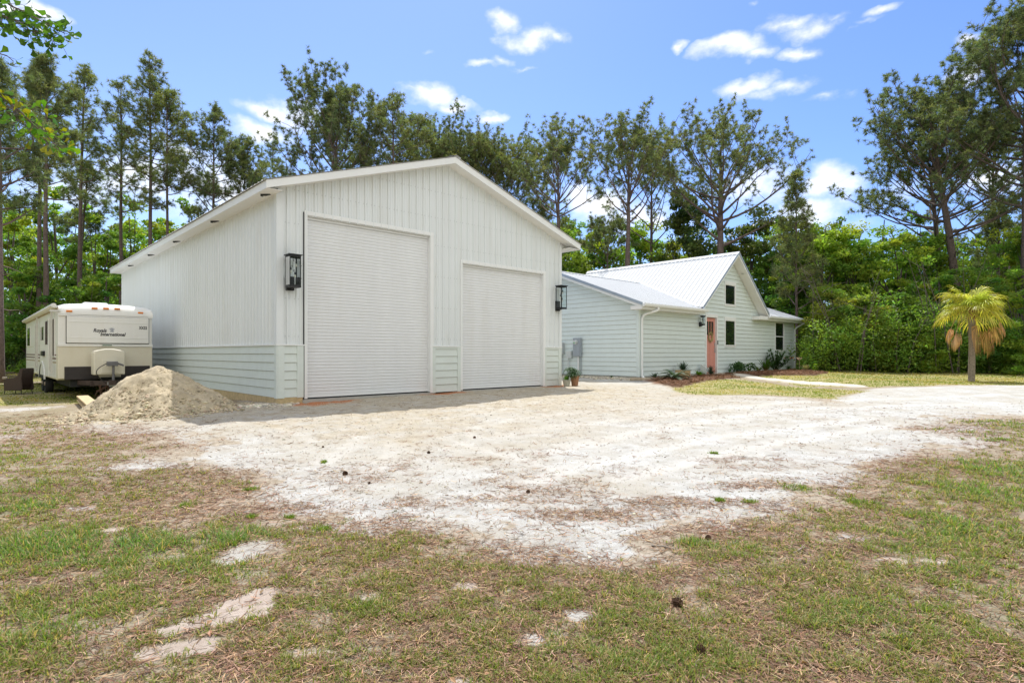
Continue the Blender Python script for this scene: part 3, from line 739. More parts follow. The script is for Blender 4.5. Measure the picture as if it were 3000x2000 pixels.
# A-frame, propane cover, jack
mb = MB(); xc = tx(1258/3.92, .7)
for sx in (-1, 1):
    mb.add([(xc+sx*.75, .2, .08), (xc+sx*.75, .2, .22), (xc+sx*.08, -1.05, .22), (xc+sx*.08, -1.05, .08), (xc+sx*.67, .2, .08), (xc+sx*.67, .2, .22), (xc+sx*.0, -1.05, .22), (xc+sx*.0, -1.05, .08)],
           [(0,1,2,3), (7,6,5,4), (1,5,6,2), (0,3,7,4), (3,2,6,7), (0,4,5,1)])
mb.box(xc-.45, xc+.45, -.5, -.42, .05, .2); mb.box(xc-.07, xc+.07, -1.25, -1.0, .1, .24); mb.build('tow_frame', mat('rusty_dark_frame', (.06,.04,.033), .8, 0, .4, 9), T)
off = .72
cx0, cx1 = tx(1075/3.92, off), tx(1438/3.92, off); cz0, cz1 = tz(300, 850+972/3.92, off), tz(330, 850+672/3.92, off)
mb = MB(); cm = (cx0+cx1)/2
mb.prism([(cx0, cz0), (cx1, cz0), (cx1+.0, cz1-.13), (cx1-.03, cz1-.06), (cm+.1, cz1), (cm-.1, cz1), (cx0+.03, cz1-.06), (cx0, cz1-.13)], -off, -.22)
cvr = bev(mb.build('gas_bottle_cover', mat('cream_plastic_cover', (.72,.68,.56), .45, 0, .04, 3), T), .035, 3)
mb = MB(); mb.prism([(cm-.22, cz0+.05), (cm+.22, cz0+.05), (cm+.18, cz1-.32), (cm-.18, cz1-.32)], -off-.012, -off+.01); bev(mb.build('cover_recess', cvr.data.materials[0], cvr), .01)
jx = tx(1292/3.92, .95); jy = -.95
mb = MB(); mb.box(jx-.14, jx+.13, jy-.09, jy+.09, .66, .80); mb.cyl((jx+.02, jy, .1), (jx+.02, jy, .7), .035, .035, 12); mb.tube([(jx+.12, jy, .74), (jx+.25, jy-.02, .69), (jx+.28, jy-.03, .66)], [.03, .03, .02], 8)
j = bev(mb.build('tongue_jack', mat('worn_grey_jack', (.16,.16,.17), .5, .3, .2, 10), T), .008)
mb = MB(); a = np.linspace(0, 1, 12); mb.tube([(jx-.14-.26*math.sin(t*math.pi)-.0, jy, .74-.62*t+.05*math.sin(t*3)) for t in a], .012, 6); mb.build('cable', mrub, j)
mb = MB(); mb.cyl((jx+.04, jy, -.32), (jx+.04, jy, .12), .038, .035, 12); mb.build('jack_leg', mat('tan_rusty_tube', (.42,.27,.13), .6, .2, .2, 10), j)
mb = MB(); mb.box(jx-.14, jx+.0, jy-.1, jy-.07, .10, .19); mb.box(jx-.1, jx+.12, jy-.12, jy-.08, .05, .09); mb.build('hitch_lock', MT['steel'], T)
wr = np.random.default_rng(5); mb = MB()
for k in range(4):
    p0 = np.array((jx+wr.uniform(-.35, -.05), jy+.05, .12)); pts = [p0+np.array((t*.3*wr.uniform(-1, 1), 0, -.35*math.sin(t*math.pi))) for t in np.linspace(0, 1, 6)]; mb.tube(pts, .012, 5)
mb.build('safety_chain', mat('rusty_chain', (.1,.05,.03), .8), T)
# side: door, windows, stripes, wheel arch, wheels
def sidebox(ua, ub, z0, z1, o0, o1, name, m, parent=T, b=.004):
    ya, yb = sorted((ty(ua), ty(ub))); mb = MB(); mb.box(-o1, -o0, ya, yb, z0, z1); return bev(mb.build(name, m, parent), b)
dr = sidebox(119.5, 144, .28, 2.20, 0, .02, 'entry_door', mtwhite)
q = sidebox(121.5, 129.5, tsz(125, 997), tsz(125, 958), .015, .03, 'pane', MT['pane'], dr, .02)
q = sidebox(128, 134, .95, 1.12, .02, .09, 'handle', MT['black'], dr)
for ua, ub, va, vb in ((134.5, 142, 938, 1012), (152, 160.5, 932, 1046), (82, 89.5, 959, 1015)):
    um = (ua+ub)/2; w = sidebox(ua, ub, tsz(um, vb), tsz(um, va), .0, .02, 'window', mtwhite, T)
    ya, yb = sorted((ty(ua), ty(ub))); mb = MB(); mb.box(-.026, -.01, ya+.04, yb-.04, tsz(um, vb)+.04, tsz(um, va)-.04); mb.build('pane', MT['pane'], w)
for za, zb in ((.97, 1.01), (.86, .90), (.74, .78)):
    for a, b in ((.0, ty(144)), (ty(119.5), TL)):
        mb = MB(); mb.box(-.004, 0, a, b, za, zb) if za > .8 else mb.box(-.004, 0, a, b, za, zb); mb.build('stripe', mmaroon if za > .8 else mtan, T)
WY = (ty(129), ty(129)+.95); wr_ = .36; zg = -.38
for wy in WY:
    for side, xx in ((0, .02), (1, TW-.24)):
        mb = MB(); prof = [(.2, 0), (wr_-.03, 0), (wr_, .03), (wr_, .19), (wr_-.03, .22), (.2, .22)]; an = np.linspace(0, 2*math.pi, 28, endpoint=False)
        v = [(xx+t, wy+r*math.cos(a), zg+wr_+r*math.sin(a)) for r, t in prof for a in an]; n = len(prof)
        mb.add(v, [(i*28+j, i*28+(j+1) % 28, ((i+1) % n)*28+(j+1) % 28, ((i+1) % n)*28+j) for i in range(n) for j in range(28)])
        w = mb.build('wheel', mrub, T, True)
        mb = MB(); mb.tube([(xx+.03, wy, zg+wr_), (xx+.19, wy, zg+wr_)], [.205, .205], 20); mb.tube([(xx-.02, wy, zg+wr_), (xx+.05, wy, zg+wr_)], [.06, .07], 10); mb.build('rim', mrim, w)
mb = MB(); a = np.linspace(0, math.pi, 15); yc = sum(WY)/2
for rr, t0, t1 in ((.95, -.05, .0),):
    P = [(yc+1.0*math.cos(t), .15+.62*math.sin(t)) for t in a]; Q = [(yc+.88*math.cos(t), .15+.52*math.sin(t)) for t in a]
    v = [(-.045, y, z) for y, z in P+Q]+[(.0, y, z) for y, z in P+Q]; n = len(a)
    f = [(i, i+1, n+i+1, n+i) for i in range(n-1)]+[(i, 2*n+i, 2*n+i+1, i+1) for i in range(n-1)]
    mb.add(v, f)
mb.build('wheel_arch', mtwhite, T)
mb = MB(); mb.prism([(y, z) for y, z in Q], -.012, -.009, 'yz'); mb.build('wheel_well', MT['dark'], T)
# awning
mb = MB(); mb.tube([(-.10, -.02, 2.47), (-.10, TL-.2, 2.47)], .065, 12); mb.box(-.06, .0, 0, TL-.2, 2.40, 2.44); aw = mb.build('awning', mtwhite, T, False)
mtube = mat('aluminium_arm', (.62,.61,.57), .4, .3, .05, 8)
for yy in (ty(150, .08), ty(108, .08)):
    mb = MB(); mb.box(-.10, -.05, yy-.03, yy+.03, .42, 2.45); mb.box(-.13, -.08, yy-.01+.05, yy+.05, .5, 2.1); bev(mb.build('awning_arm', mtube, aw), .006)
mb = MB(); mb.box(-.2, .05, -.05, .05, 2.28, 2.34); mb.build('end_cap', mtube, aw)
for yy, x, w, l, h in ((1.6, 1.15, .34, .5, .17), (3.2, .85, .3, .9, .2)):
    mb = MB(); mb.prism([(yy, 2.50), (yy+l, 2.50), (yy+l, 2.56+h-.05), (yy+l-.1, 2.56+h), (yy+.1, 2.56+h), (yy, 2.56+h-.05)], x-w, x+w, 'yz'); bev(mb.build('roof_vent', mtwhite, T), .05, 3)
def tlw(lx, ly, z): return (TA[0]+lx*CT-ly*ST, TA[1]+lx*ST+ly*CT, z)
# green bag at the hitch
mb = MB(); wr = np.random.default_rng(9)
nu, nv = 16, 12; v = []
for i in range(nv+1):
    t = i/nv
    for j in range(nu):
        a = j/nu*2*math.pi; r = .19*math.sin(math.pi*min(1, .12+.88*t))**.5*(1+.28*math.sin(3*a+5*t)+.12*math.sin(7*a-4*t))+.01
        v.append((r*math.cos(a)+.10*t, r*.6*math.sin(a), -.0-.55*t+.03*math.sin(5*a)))
mb.add(v, [(i*nu+j, i*nu+(j+1) % nu, (i+1)*nu+(j+1) % nu, (i+1)*nu+j) for i in range(nv) for j in range(nu)])
o = mb.build('tarp_bag', mat('faded_camouflage_green_cloth', (.13,.18,.09), .85, 0, .6, 9, .4, 30), None, True)
o.location = tlw(jx+.45, jy+.05, .19); tag(o, 'crumpled green camouflage bag hanging from the trailer hitch', 'bag')
X, Y = tlw(jx+.02, jy, 0)[:2]; g0 = float(gz(X, Y))
mb = MB(); mb.box(-.16, .16, -.13, .13, -.02, .09); o = bev(mb.build('wood_block', MT['wood'], None), .006); o.location = (X, Y, g0); o.rotation_euler.z = TH; tag(o, 'short wood block under the trailer jack', 'wood block')

# ================================================================ WICKER CHAIR
X, Y, z = ground_at(62, 1153); 
ch = empty('wicker_chair', (X-.1, Y, z), R(0)); ch.scale = (.74, .62, .95); tag(ch, 'dark brown wicker armchair standing by the trailer wheels', 'chair')
mw = mat('dark_brown_wicker', (.045,.026,.022), .6, 0, .5, 45, .9, 90); mpad = mat('grey_tan_cushion', (.3,.26,.22), .8)
# chair faces left (-x); back on the right, rising
mb = MB()
def shell(yo, yi):
    P = [(-.40, .52), (-.38, .56), (.05, .58), (.25, .66), (.36, .90), (.44, .93), (.47, .86), (.42, .5), (.47, .2), (.42, .13), (-.38, .13)]
    mb.prism(P, yo, yi, 'xz')
shell(-.40, -.34); bev(mb.build('side_panel', mw, ch), .02)
mb = MB(); shell(.34, .40); bev(mb.build('side_panel', mw, ch), .02)
mb = MB(); mb.add([(.30, -.34, .3), (.30, .34, .3), (.40, .34, .93), (.40, -.34, .93), (.37, -.34, .3), (.37, .34, .3), (.47, .34, .9), (.47, -.34, .9)], [(0,1,2,3), (7,6,5,4), (3,2,6,7), (0,4,5,1), (0,3,7,4), (1,5,6,2)]); bev(mb.build('backrest', mw, ch), .02)
mb = MB(); mb.box(-.40, .32, -.34, .34, .2, .36); bev(mb.build('seat', mw, ch), .02)
mb = MB(); mb.box(-.36, .30, -.33, .33, .36, .46); bev(mb.build('cushion', mpad, ch), .03, 3)
mb = MB(); mb.box(-.45, -.25, -.42, -.32, .54, .62); bev(mb.build('arm_pad', mpad, ch), .025, 3)
for lx in (-.36, .38):
    for ly in (-.35, .35):
        mb = MB(); mb.cyl((lx, ly, .16), (lx*1.06, ly*1.04, 0), .02, .015, 8); mb.build('leg', MT['black'], ch)

# ================================================================ LUMBER, PILE
X, Y = -11.75, 15.9; z = float(gz(X, Y)); LR = R(-140.3)
lum = [('topmost', -.03, 0), ('second from the top', .02, .02), ('third from the top', -.01, -.03), ('bottom', .05, .01)]
for k, (nm, dx, dr_) in enumerate(lum):
    zk = (3-k)*.047
    mb = MB(); mb.box(-.13, .13, 0, 3.7, zk, zk+.043); o = bev(mb.build('lumber_board', MT['wood'], None), .004)
    o.location = (X+dx, Y+abs(dx), z+.05); o.rotation_euler.z = LR+dr_*.3; tag(o, 'raw yellow pine board beside the sand pile, '+nm+' of its stack', 'board', 'stack of lumber boards beside the sand pile')
mb = MB()
for yy in (.3, 2.2): mb.box(-.2, .2, yy, yy+.09, -.05, .05)
o = mb.build('spacer_block', MT['wood'], None); o.location = (X, Y, z); o.rotation_euler.z = LR; tag(o, 'pair of wood spacers under the lumber stack', 'wood block')
PC = (-7.82, 12.72)
def pile_h(x, y):
    dx = x-PC[0]; dy = y-PC[1]
    a = np.arctan2(dy, dx); r = np.hypot(dx/1.08, dy/1.0)
    rad = 1.47*(1+.10*np.cos(a-3.3)+.12*np.sin(2*a+2.2)+.08*np.sin(3*a+1)+.05*np.sin(5*a))
    t = np.clip(1-r/rad, 0, 1)
    h = 1.13*t**1.06-.07*np.exp(-(r/.18)**2)
    n = (fbm(x*2.6, y*2.6, 5, 6)-.5)*.21*np.clip(t*5, 0, 1)
    rill = (vnoise(a*9, r*1.2, 8)-.5)*.07*np.clip(t*5, 0, 1)*np.clip(r*2, 0, 1)
    return np.maximum(h+n+rill, 0)*(t > 0)
mb = MB(); n = 190; xs = np.linspace(PC[0]-2.9, PC[0]+2.9, n); ys = np.linspace(PC[1]-2.7, PC[1]+2.7, n); XX, YY = np.meshgrid(xs, ys)
lump = np.clip(fbm(XX*9, YY*9, 11, 4)-.46, 0, 1)*.13+np.clip(vnoise(XX*22, YY*22, 12)-.55, 0, 1)*.06
P = pile_h(XX, YY); ZZ = gz(XX, YY)+P+lump*np.clip(P*12, 0, 1)-.03*(P <= 0.004)
idx = np.arange(n*n).reshape(n, n); f = np.stack([idx[:-1, :-1], idx[:-1, 1:], idx[1:, 1:], idx[1:, :-1]], -1).reshape(-1, 4)
mb.add(np.stack([XX, YY, ZZ], -1).reshape(-1, 3), f)
mpile = mat('grey_tan_sandy_gravel', (.43,.36,.245), .95, 0, .3, 5, 1.0, 22, dirt=((.30,.24,.15), 3, .6))
pile = mb.build('sand_pile', mpile, None, True); tag(pile, 'tall heap of tan sandy gravel beside the garage corner', 'sand pile')
# stones
def rock_shape(rg, n=5):
    v = np.array([(.85*math.cos(a), .85*math.sin(a), -.55) for a in np.linspace(0, 2*math.pi, n, endpoint=False)]+[(.8*math.cos(a+.5), .8*math.sin(a+.5), .45) for a in np.linspace(0, 2*math.pi, n, endpoint=False)]+[(0, 0, .75)], float)
    f = []
    for i in range(n): j = (i+1) % n; f += [(i, j, n+i), (j, n+j, n+i), (n+i, n+j, 2*n)]
    return v, np.array(f)
def scatter_rocks(name, P, S, m, seed=1, tints=(.75, 1.25), parent=None, flat=.6):
    rg = np.random.default_rng(seed); v, f = rock_shape(rg); N = len(P)
    V = v[None]*rg.uniform(.6, 1.3, (N, len(v), 3)); a = rg.uniform(0, 6.28, N); ca, sa = np.cos(a)[:, None], np.sin(a)[:, None]
    X = V[..., 0]*ca-V[..., 1]*sa; Y = V[..., 0]*sa+V[..., 1]*ca; V = np.stack([X, Y, V[..., 2]*flat], -1)*S[:, None, None]+P[:, None, :]
    Fc = (f[None]+(np.arange(N)*len(v))[:, None, None]).reshape(-1, 3)
    col = np.repeat(rg.uniform(tints[0], tints[1], N)[:, None]*np.array([1, 1, 1])*(1+rg.normal(0, .04, (N, 3))), len(v), 0)
    mb = MB(); mb.add(V.reshape(-1, 3), Fc, col); return mb.build(name, m, parent, False, True)
rg = np.random.default_rng(21)
N = 17000; a = rg.uniform(0, 6.28, N); r = np.sqrt(rg.uniform(0, 1, N))*1.95; x = PC[0]+r*np.cos(a)*1.08; y = PC[1]+r*np.sin(a)
h = pile_h(x, y); ok = (h > .01) | (rg.uniform(0, 1, N) < .22); x, y, h = x[ok], y[ok], h[ok]
s = rg.gamma(2.0, .0068, len(x))+.005; low_ = np.clip(1.2-h, .4, 1.2); s *= low_
msto = mat('tan_lump_stone', (.50,.415,.28), .95, tint=True, var=.2, scale=20)
scatter_rocks('gravel_lumps', np.stack([x, y, gz(x, y)+h+s*.1], -1), s, msto, 3, (.5, 1.25), pile)
# ================================================================ TREES
def norm(v): return v/(np.linalg.norm(v, axis=-1, keepdims=True)+1e-9)
def needles(mb, P, D, n, L, w, rg, base=(1,1,1), spread=1.0, var=.25):
    N = len(P); d = norm(D[:, None, :]*.75+spread*norm(rg.normal(size=(N, n, 3))))
    L_ = L*rg.uniform(.7, 1.15, (N, n, 1)); side = norm(np.cross(d, rg.normal(size=(N, n, 3))))*w
    p = P[:, None, :]+d*.02; tip = p+d*L_; tip[..., 2] -= .12*L_[..., 0]
    V = np.stack([p-side, p+side, tip], 2).reshape(-1, 3); Fc = np.arange(N*n*3).reshape(-1, 3)
    tn = rg.uniform(1-var, 1+var, (N, 1))*rg.uniform(.85, 1.15, (N, n)); hue = rg.normal(0, .06, (N, 1))
    col = np.stack([tn*(1+hue*1.5)*base[0], tn*base[1], tn*(1-hue)*base[2]], -1).repeat(3, 1).reshape(-1, 3) if False else np.repeat(np.stack([tn*(1+hue*1.5)*base[0], tn*base[1]*np.ones_like(tn), tn*(1-hue)*base[2]], -1).reshape(-1, 3), 3, 0)
    mb.add(V, Fc, col)
def bend_path(p, d, L, n, rg, wob=.12, up=0.0):
    pts = [np.array(p, float)]; d = np.array(d, float); st = L/(n-1)
    for k in range(n-1):
        d = d+rg.normal(0, wob, 3)+np.array((0, 0, up/(n-1))); d /= np.linalg.norm(d); pts.append(pts[-1]+d*st)
    return np.array(pts), d
PINEM = [leafmat('pine_needles', (.19,.22,.10), trans=.5), leafmat('pine_needles_dark', (.165,.20,.095), trans=.48), leafmat('pine_needles_fresh', (.21,.24,.09), trans=.5)]
def pine(label, loc, H, cb, spread, seed, style='tall', trunk_r=None, lean=(0, 0), dens=1.0, mi=0, forks=0, top_flat=.0, group='pine trees', name='pine_tree', low_dead=4, nsc=1.0, prim=None, L=.30, upb=None):
    rg = np.random.default_rng(seed); r0 = trunk_r or H*.0085
    root = empty(name, loc, 0); tag(root, label, 'pine tree', group)
    tb = MB(); cbm = MB()
    n = 14; tp = np.zeros((n, 3)); tp[:, 2] = np.linspace(-.3, H*(.84 if style == 'open' else .97), n); t = np.linspace(0, 1, n)
    tp[:, 0] = lean[0]*t**1.3+np.cumsum(rg.normal(0, .012*H/n, n)); tp[:, 1] = lean[1]*t**1.3+np.cumsum(rg.normal(0, .012*H/n, n))
    tp[:, :2] -= tp[0, :2]; rad = r0*(1.15 if style == 'open' else 1.08)*(1-t*(.97 if style == 'open' else .9))**(.62 if style == 'open' else .8); rad[0] *= 1.25; tb.tube(tp, rad, 9)
    at = lambda f: np.array([np.interp(f, t, tp[:, k]) for k in range(3)]); ra = lambda f: float(np.interp(f, t, rad))
    TP, TD = [], []
    npr = prim or int(32*dens)
    fr = [(k+rg.uniform(0, 1))/npr for k in range(npr)]
    for i, q in enumerate(fr):
        f = cb+(1-cb)*q**.9*.98; p = at(f); az = i*2.4+rg.uniform(-.5, .5)
        if style == 'tall':
            Lb = 1.2*spread*(.55+.6*math.sin(math.pi*min(1, (q*.95+.12))))*(1-.55*q**2)*rg.uniform(.6, 1.15); el = .05+.9*q**1.5+rg.normal(0, .12); upb_ = .45
        elif style == 'open':
            Lb = 1.3*spread*(.72+.3*(1-abs(q-.5)))*(1-.35*q**4)*rg.uniform(.72, 1.12)*(.6 if q < .25 and i % 2 else 1); el = .02+.62*q**1.4+rg.normal(0, .12); upb_ = .75
        else:   # young conical
            Lb = spread*(1-q)**.8*rg.uniform(.8, 1.1)+.2; el = .35+.5*q; upb_ = .5
        if upb is not None: upb_ = upb
        d = np.array((math.cos(az)*math.cos(el), math.sin(az)*math.cos(el), math.sin(el)))
        pts, dend = bend_path(p, d, Lb, 8, rg, .16 if style == 'open' else .12, upb_)
        if style == 'open':           # limbs reach out almost level, then lift to a domed, layered, flat topped crown
            th = R(-10+92*q**.85)+rg.normal(0, .12); zc = H*(cb+(1-cb)*.38); rr_ = rg.uniform(.66, 1.04)*(1+.14*math.sin(2*az+seed)+.10*math.sin(3*az+2*seed)); hd = spread*1.42*rr_*max(.12, math.cos(th)); ez = zc+(H-zc)*min(1, rr_*1.05)*math.sin(th)
            sl_a = rg.uniform(.08, .45)+.25*q; f = min(.93, max(cb+(1-cb)*rg.uniform(.04, .22), (ez-hd*sl_a)/H)); p = at(f); end = np.array((p[0]+hd*math.cos(az), p[1]+hd*math.sin(az), ez))
            md = p*.45+end*.55; md[2] = p[2]+(end[2]-p[2])*rg.uniform(.18, .45); md[:2] += rg.normal(0, .12*hd, 2); tt_ = np.linspace(0, 1, 8)[:, None]
            pts = (1-tt_)**2*p+2*tt_*(1-tt_)*md+tt_**2*end+np.cumsum(rg.normal(0, .07, (8, 3)), 0)*tt_; dend = norm(pts[-1]-pts[-2]); Lb = np.linalg.norm(end-p)
        rb = min(ra(f)*.55, .02+.022*Lb); tb.tube(pts, np.linspace(rb, .012, 8), 5, False)
        ns = max(3, int((4 if style != 'open' else 4)+Lb*1.3*(1 if style != 'open' else .75)))
        for s in range(ns):
            u = rg.uniform(.3 if style != 'open' else .42, 1); k = u*7; i0 = int(min(6, k)); pp = pts[i0]*(1-(k-i0))+pts[i0+1]*(k-i0)
            ld = norm(pts[i0+1]-pts[i0]); rv = norm(rg.normal(size=3)); rv[2] *= (.35 if style == 'open' else 1); sd = norm(ld*.7+rv*(1.0 if style == 'open' else .85)+np.array((0, 0, .25)))
            Ls = (Lb*rg.uniform(.18, .38)*(1.15-.5*u)+.25)*(1.25 if style == 'open' else 1)
            sp, se = bend_path(pp, sd, Ls, 5, rg, .2, .5); tb.tube(sp, np.linspace(.018, .007, 5), 3, False)
            nt = max(2, int((2.6+Ls*2.8)*dens*(1 if style != 'open' else (.75+.5*q))))
            for _ in range(nt):
                w = rg.uniform(.35, 1.0); j = min(3, int(w*4)); q2 = sp[j]+(sp[j+1]-sp[j])*(w*4-j)
                TP.append(q2+rg.normal(0, .16 if style != 'open' else .11, 3)); TD.append(norm(se*.6+rg.normal(size=3)*.5+np.array((0, 0, .4))))
            TP.append(sp[-1]); TD.append(se)
        TP.append(pts[-1]); TD.append(dend)
    for k in range(low_dead):         # bare stubs below the crown
        f = cb*rg.uniform(.45, 1); az = rg.uniform(0, 6.28); d = np.array((math.cos(az), math.sin(az), rg.uniform(-.2, .3)))
        pts, _ = bend_path(at(f), d, rg.uniform(.5, 1.6)*spread*.4, 6, rg, .25, 0); tb.tube(pts, np.linspace(.035, .008, 6), 4, False)
    TP = np.array(TP); TD = np.array(TD)
    needles(cbm, TP, TD, 20 if style != 'open' else 24, L*nsc*(1 if style != 'open' else .9), .016*nsc, rg)
    tb.build('trunk', MT['bark'], root, True); cbm.build('crown', PINEM[mi], root, False, True)
    return root
def place(u, Y, vtop=None):
    X = (u-1500)/F*Y; z = float(gz(X, Y)); H = None
    if vtop is not None: H = CAMZ+(HOR-vtop)/F*Y-z
    return (X, Y, z), H
def PT(label, u, vtop, Y, vcb, spread_px, seed, **kw):
    loc, H = place(u, Y, vtop); zb = CAMZ+(HOR-vcb)/F*Y-loc[2]
    return pine(label, loc, H, max(.1, zb/H), spread_px/F*Y, seed, **kw)
LP = 'pines standing left of the garage'; MP = 'pines behind the buildings'; RP = 'pines at the right edge'
PT('thick trunked pine cut by the left edge, one bare limb reaching right', -4, 185, 26, 640, 115, 1, trunk_r=.2, mi=1, group=LP, dens=1.1, low_dead=8)
PT('dense crowned pine, left trunk of the close pair behind the trailer roof', 116, 165, 38, 520, 70, 2, trunk_r=.16, group=LP, mi=1)
PT('dense crowned pine, right trunk of the close pair behind the trailer roof', 137, 150, 37.2, 560, 95, 3, trunk_r=.18, group=LP, mi=0, dens=1.25)
PT('slender pine whose crossed trunk leans beside a second thin trunk', 228, 182, 43, 520, 72, 4, trunk_r=.19, group=LP, mi=2, lean=(.5, 0))
PT('dark leaning trunk pine crossing behind the slender one', 214, 470, 46, 700, 60, 44, trunk_r=.2, group=LP, mi=1, lean=(1.2, 0), low_dead=7)
PT('pine with sparse middle branches, between the slender pine and the tallest one', 357, 222, 44, 620, 78, 5, trunk_r=.17, group=LP, dens=.85)
PT('tallest pine of the left stand with a pointed bushy top', 436, 150, 42, 600, 82, 6, trunk_r=.17, group=LP, mi=0, dens=1.15)
PT('straight pine right next to the tallest one, with bare lower side branches', 494, 255, 42, 560, 90, 7, trunk_r=.14, group=LP, mi=2, low_dead=10)
PT('feathery pine rising over the rear eave of the garage', 628, 310, 44, 700, 105, 8, style='tall', mi=1, group=LP, dens=1.2)
PT('bushy pine low over the garage eave between two feathery ones', 716, 400, 46, 720, 95, 9, mi=0, group=LP, dens=1.25)
PT('small distant thin pine over the left slope of the garage roof', 802, 408, 60, 620, 50, 10, mi=1, group=LP, dens=.7)
PT('massive dark round topped pine above the garage roof', 985, 228, 44, 660, 140, 11, style='open', mi=1, group=MP, dens=1.45, trunk_r=.26, prim=44)
PT('upright pine just right of the massive dark one above the roof', 1150, 268, 45, 640, 115, 12, mi=0, group=MP, dens=1.15)
PT('pine half hidden by its taller neighbour left of the garage ridge', 1222, 328, 48, 640, 110, 13, mi=2, group=MP)
PT('flat low pine directly over the garage ridge', 1300, 350, 52, 640, 135, 14, mi=1, group=MP, style='open', prim=40, dens=1.2)
PT('grey green pine over the right slope near the ridge', 1400, 392, 52, 640, 125, 15, mi=0, group=MP, style='open', prim=36, dens=1.1)
PT('soft crowned pine over the right roof slope, left of the bare limbed one', 1478, 425, 52, 640, 115, 16, mi=2, group=MP, style='open')
PT('bare limbed vase shaped pine at the garage right eave', 1640, 372, 42, 600, 112, 17, mi=0, group=MP, style='open', trunk_r=.22, prim=24, dens=1)
PT('forked pine with dark limbs behind the house roof, straight reddish trunk', 1838, 345, 40, 590, 110, 18, mi=0, group=MP, style='open', trunk_r=.23, prim=24, dens=1)
PT('thinner pine between the forked one and the broadest one', 1908, 385, 47, 700, 90, 19, mi=1, group=MP, style='open', trunk_r=.18, prim=20, dens=.9)
PT('broadest pine with wide flat crown right above the house ridge', 2110, 314, 40, 690, 168, 20, mi=0, group=MP, style='open', trunk_r=.30, prim=32, dens=1.05)
PT('young narrow pine with a pointed top right of the house gable', 2334, 492, 34, 900, 88, 21, mi=0, group=MP, style='young', trunk_r=.09, prim=30, low_dead=2)
PT('crooked small pine behind the forked pine trunk', 1780, 640, 44, 760, 60, 61, mi=1, group=MP, style='open', trunk_r=.13, prim=14)
PT('thin leaning pine behind the bare limbed one', 1590, 560, 50, 760, 70, 62, mi=0, group=MP, style='open', trunk_r=.15, prim=16)
PT('leaning big pine standing behind the palm, two rising leaders', 2828, 205, 36, 640, 165, 22, mi=1, group=RP, style='open', trunk_r=.27, lean=(-2.3, 0), prim=34, dens=1.25)
PT('pine with long limbs sweeping left over the green trees', 2775, 360, 37, 700, 185, 23, mi=1, group=RP, style='open', trunk_r=.22, lean=(-1.2, 0), prim=26, dens=1.1)
PT('tallest pine, its dark crown cut by the right edge of the lawn view', 3004, 8, 33, 620, 190, 24, mi=1, group=RP, style='open', trunk_r=.22, prim=46, dens=1.3)
PT('small dark pine below the tallest one at the far right', 2925, 600, 38, 900, 100, 25, mi=1, group=RP, style='tall', trunk_r=.14)
PT('dim pine filling the gap between the long limbed and the tallest pine', 2905, 300, 42, 760, 110, 26, mi=0, group=RP, style='open', trunk_r=.2)

# ---- broadleaf
def leaves(mb, Cn, Rd, n, size, rg, tint, flat=.7, var=.22):
    N = len(Cn); p = norm(rg.normal(size=(N, n, 3)))*rg.uniform(.25, 1, (N, n, 1))**.6; p[..., 2] *= flat; p = p*Rd[:, None, None]+Cn[:, None, :]
    nrm = norm(rg.normal(size=(N, n, 3))+np.array((0, 0, .9))); a = norm(np.cross(nrm, rg.normal(size=(N, n, 3)))); b = np.cross(nrm, a)
    s = size*rg.uniform(.6, 1.25, (N, n, 1)); V = np.stack([p-a*s, p-b*s*.45, p+a*s, p+b*s*.45], 2).reshape(-1, 3)
    k = N*n; Fc = np.arange(k*4).reshape(-1, 4)
    tn = (rg.uniform(1-var, 1+var, (N, 1))*rg.uniform(.8, 1.2, (N, n))); hu = rg.normal(0, .08, (N, 1))+rg.normal(0, .05, (N, n))
    col = np.repeat(np.stack([tn*(1+hu*1.6)*tint[0], tn*tint[1], tn*(1-hu)*tint[2]], -1).reshape(-1, 3), 4, 0); mb.add(V, Fc, col)
LM = {'bright': leafmat('spring_leaves', (.23,.34,.05), trans=.5), 'mid': leafmat('mid_green_leaves', (.185,.30,.05), trans=.5), 'dark': leafmat('dark_glossy_leaves', (.085,.13,.035), trans=.38, rough=.45), 'yellow': leafmat('yellow_green_leaves', (.25,.32,.055), trans=.5)}
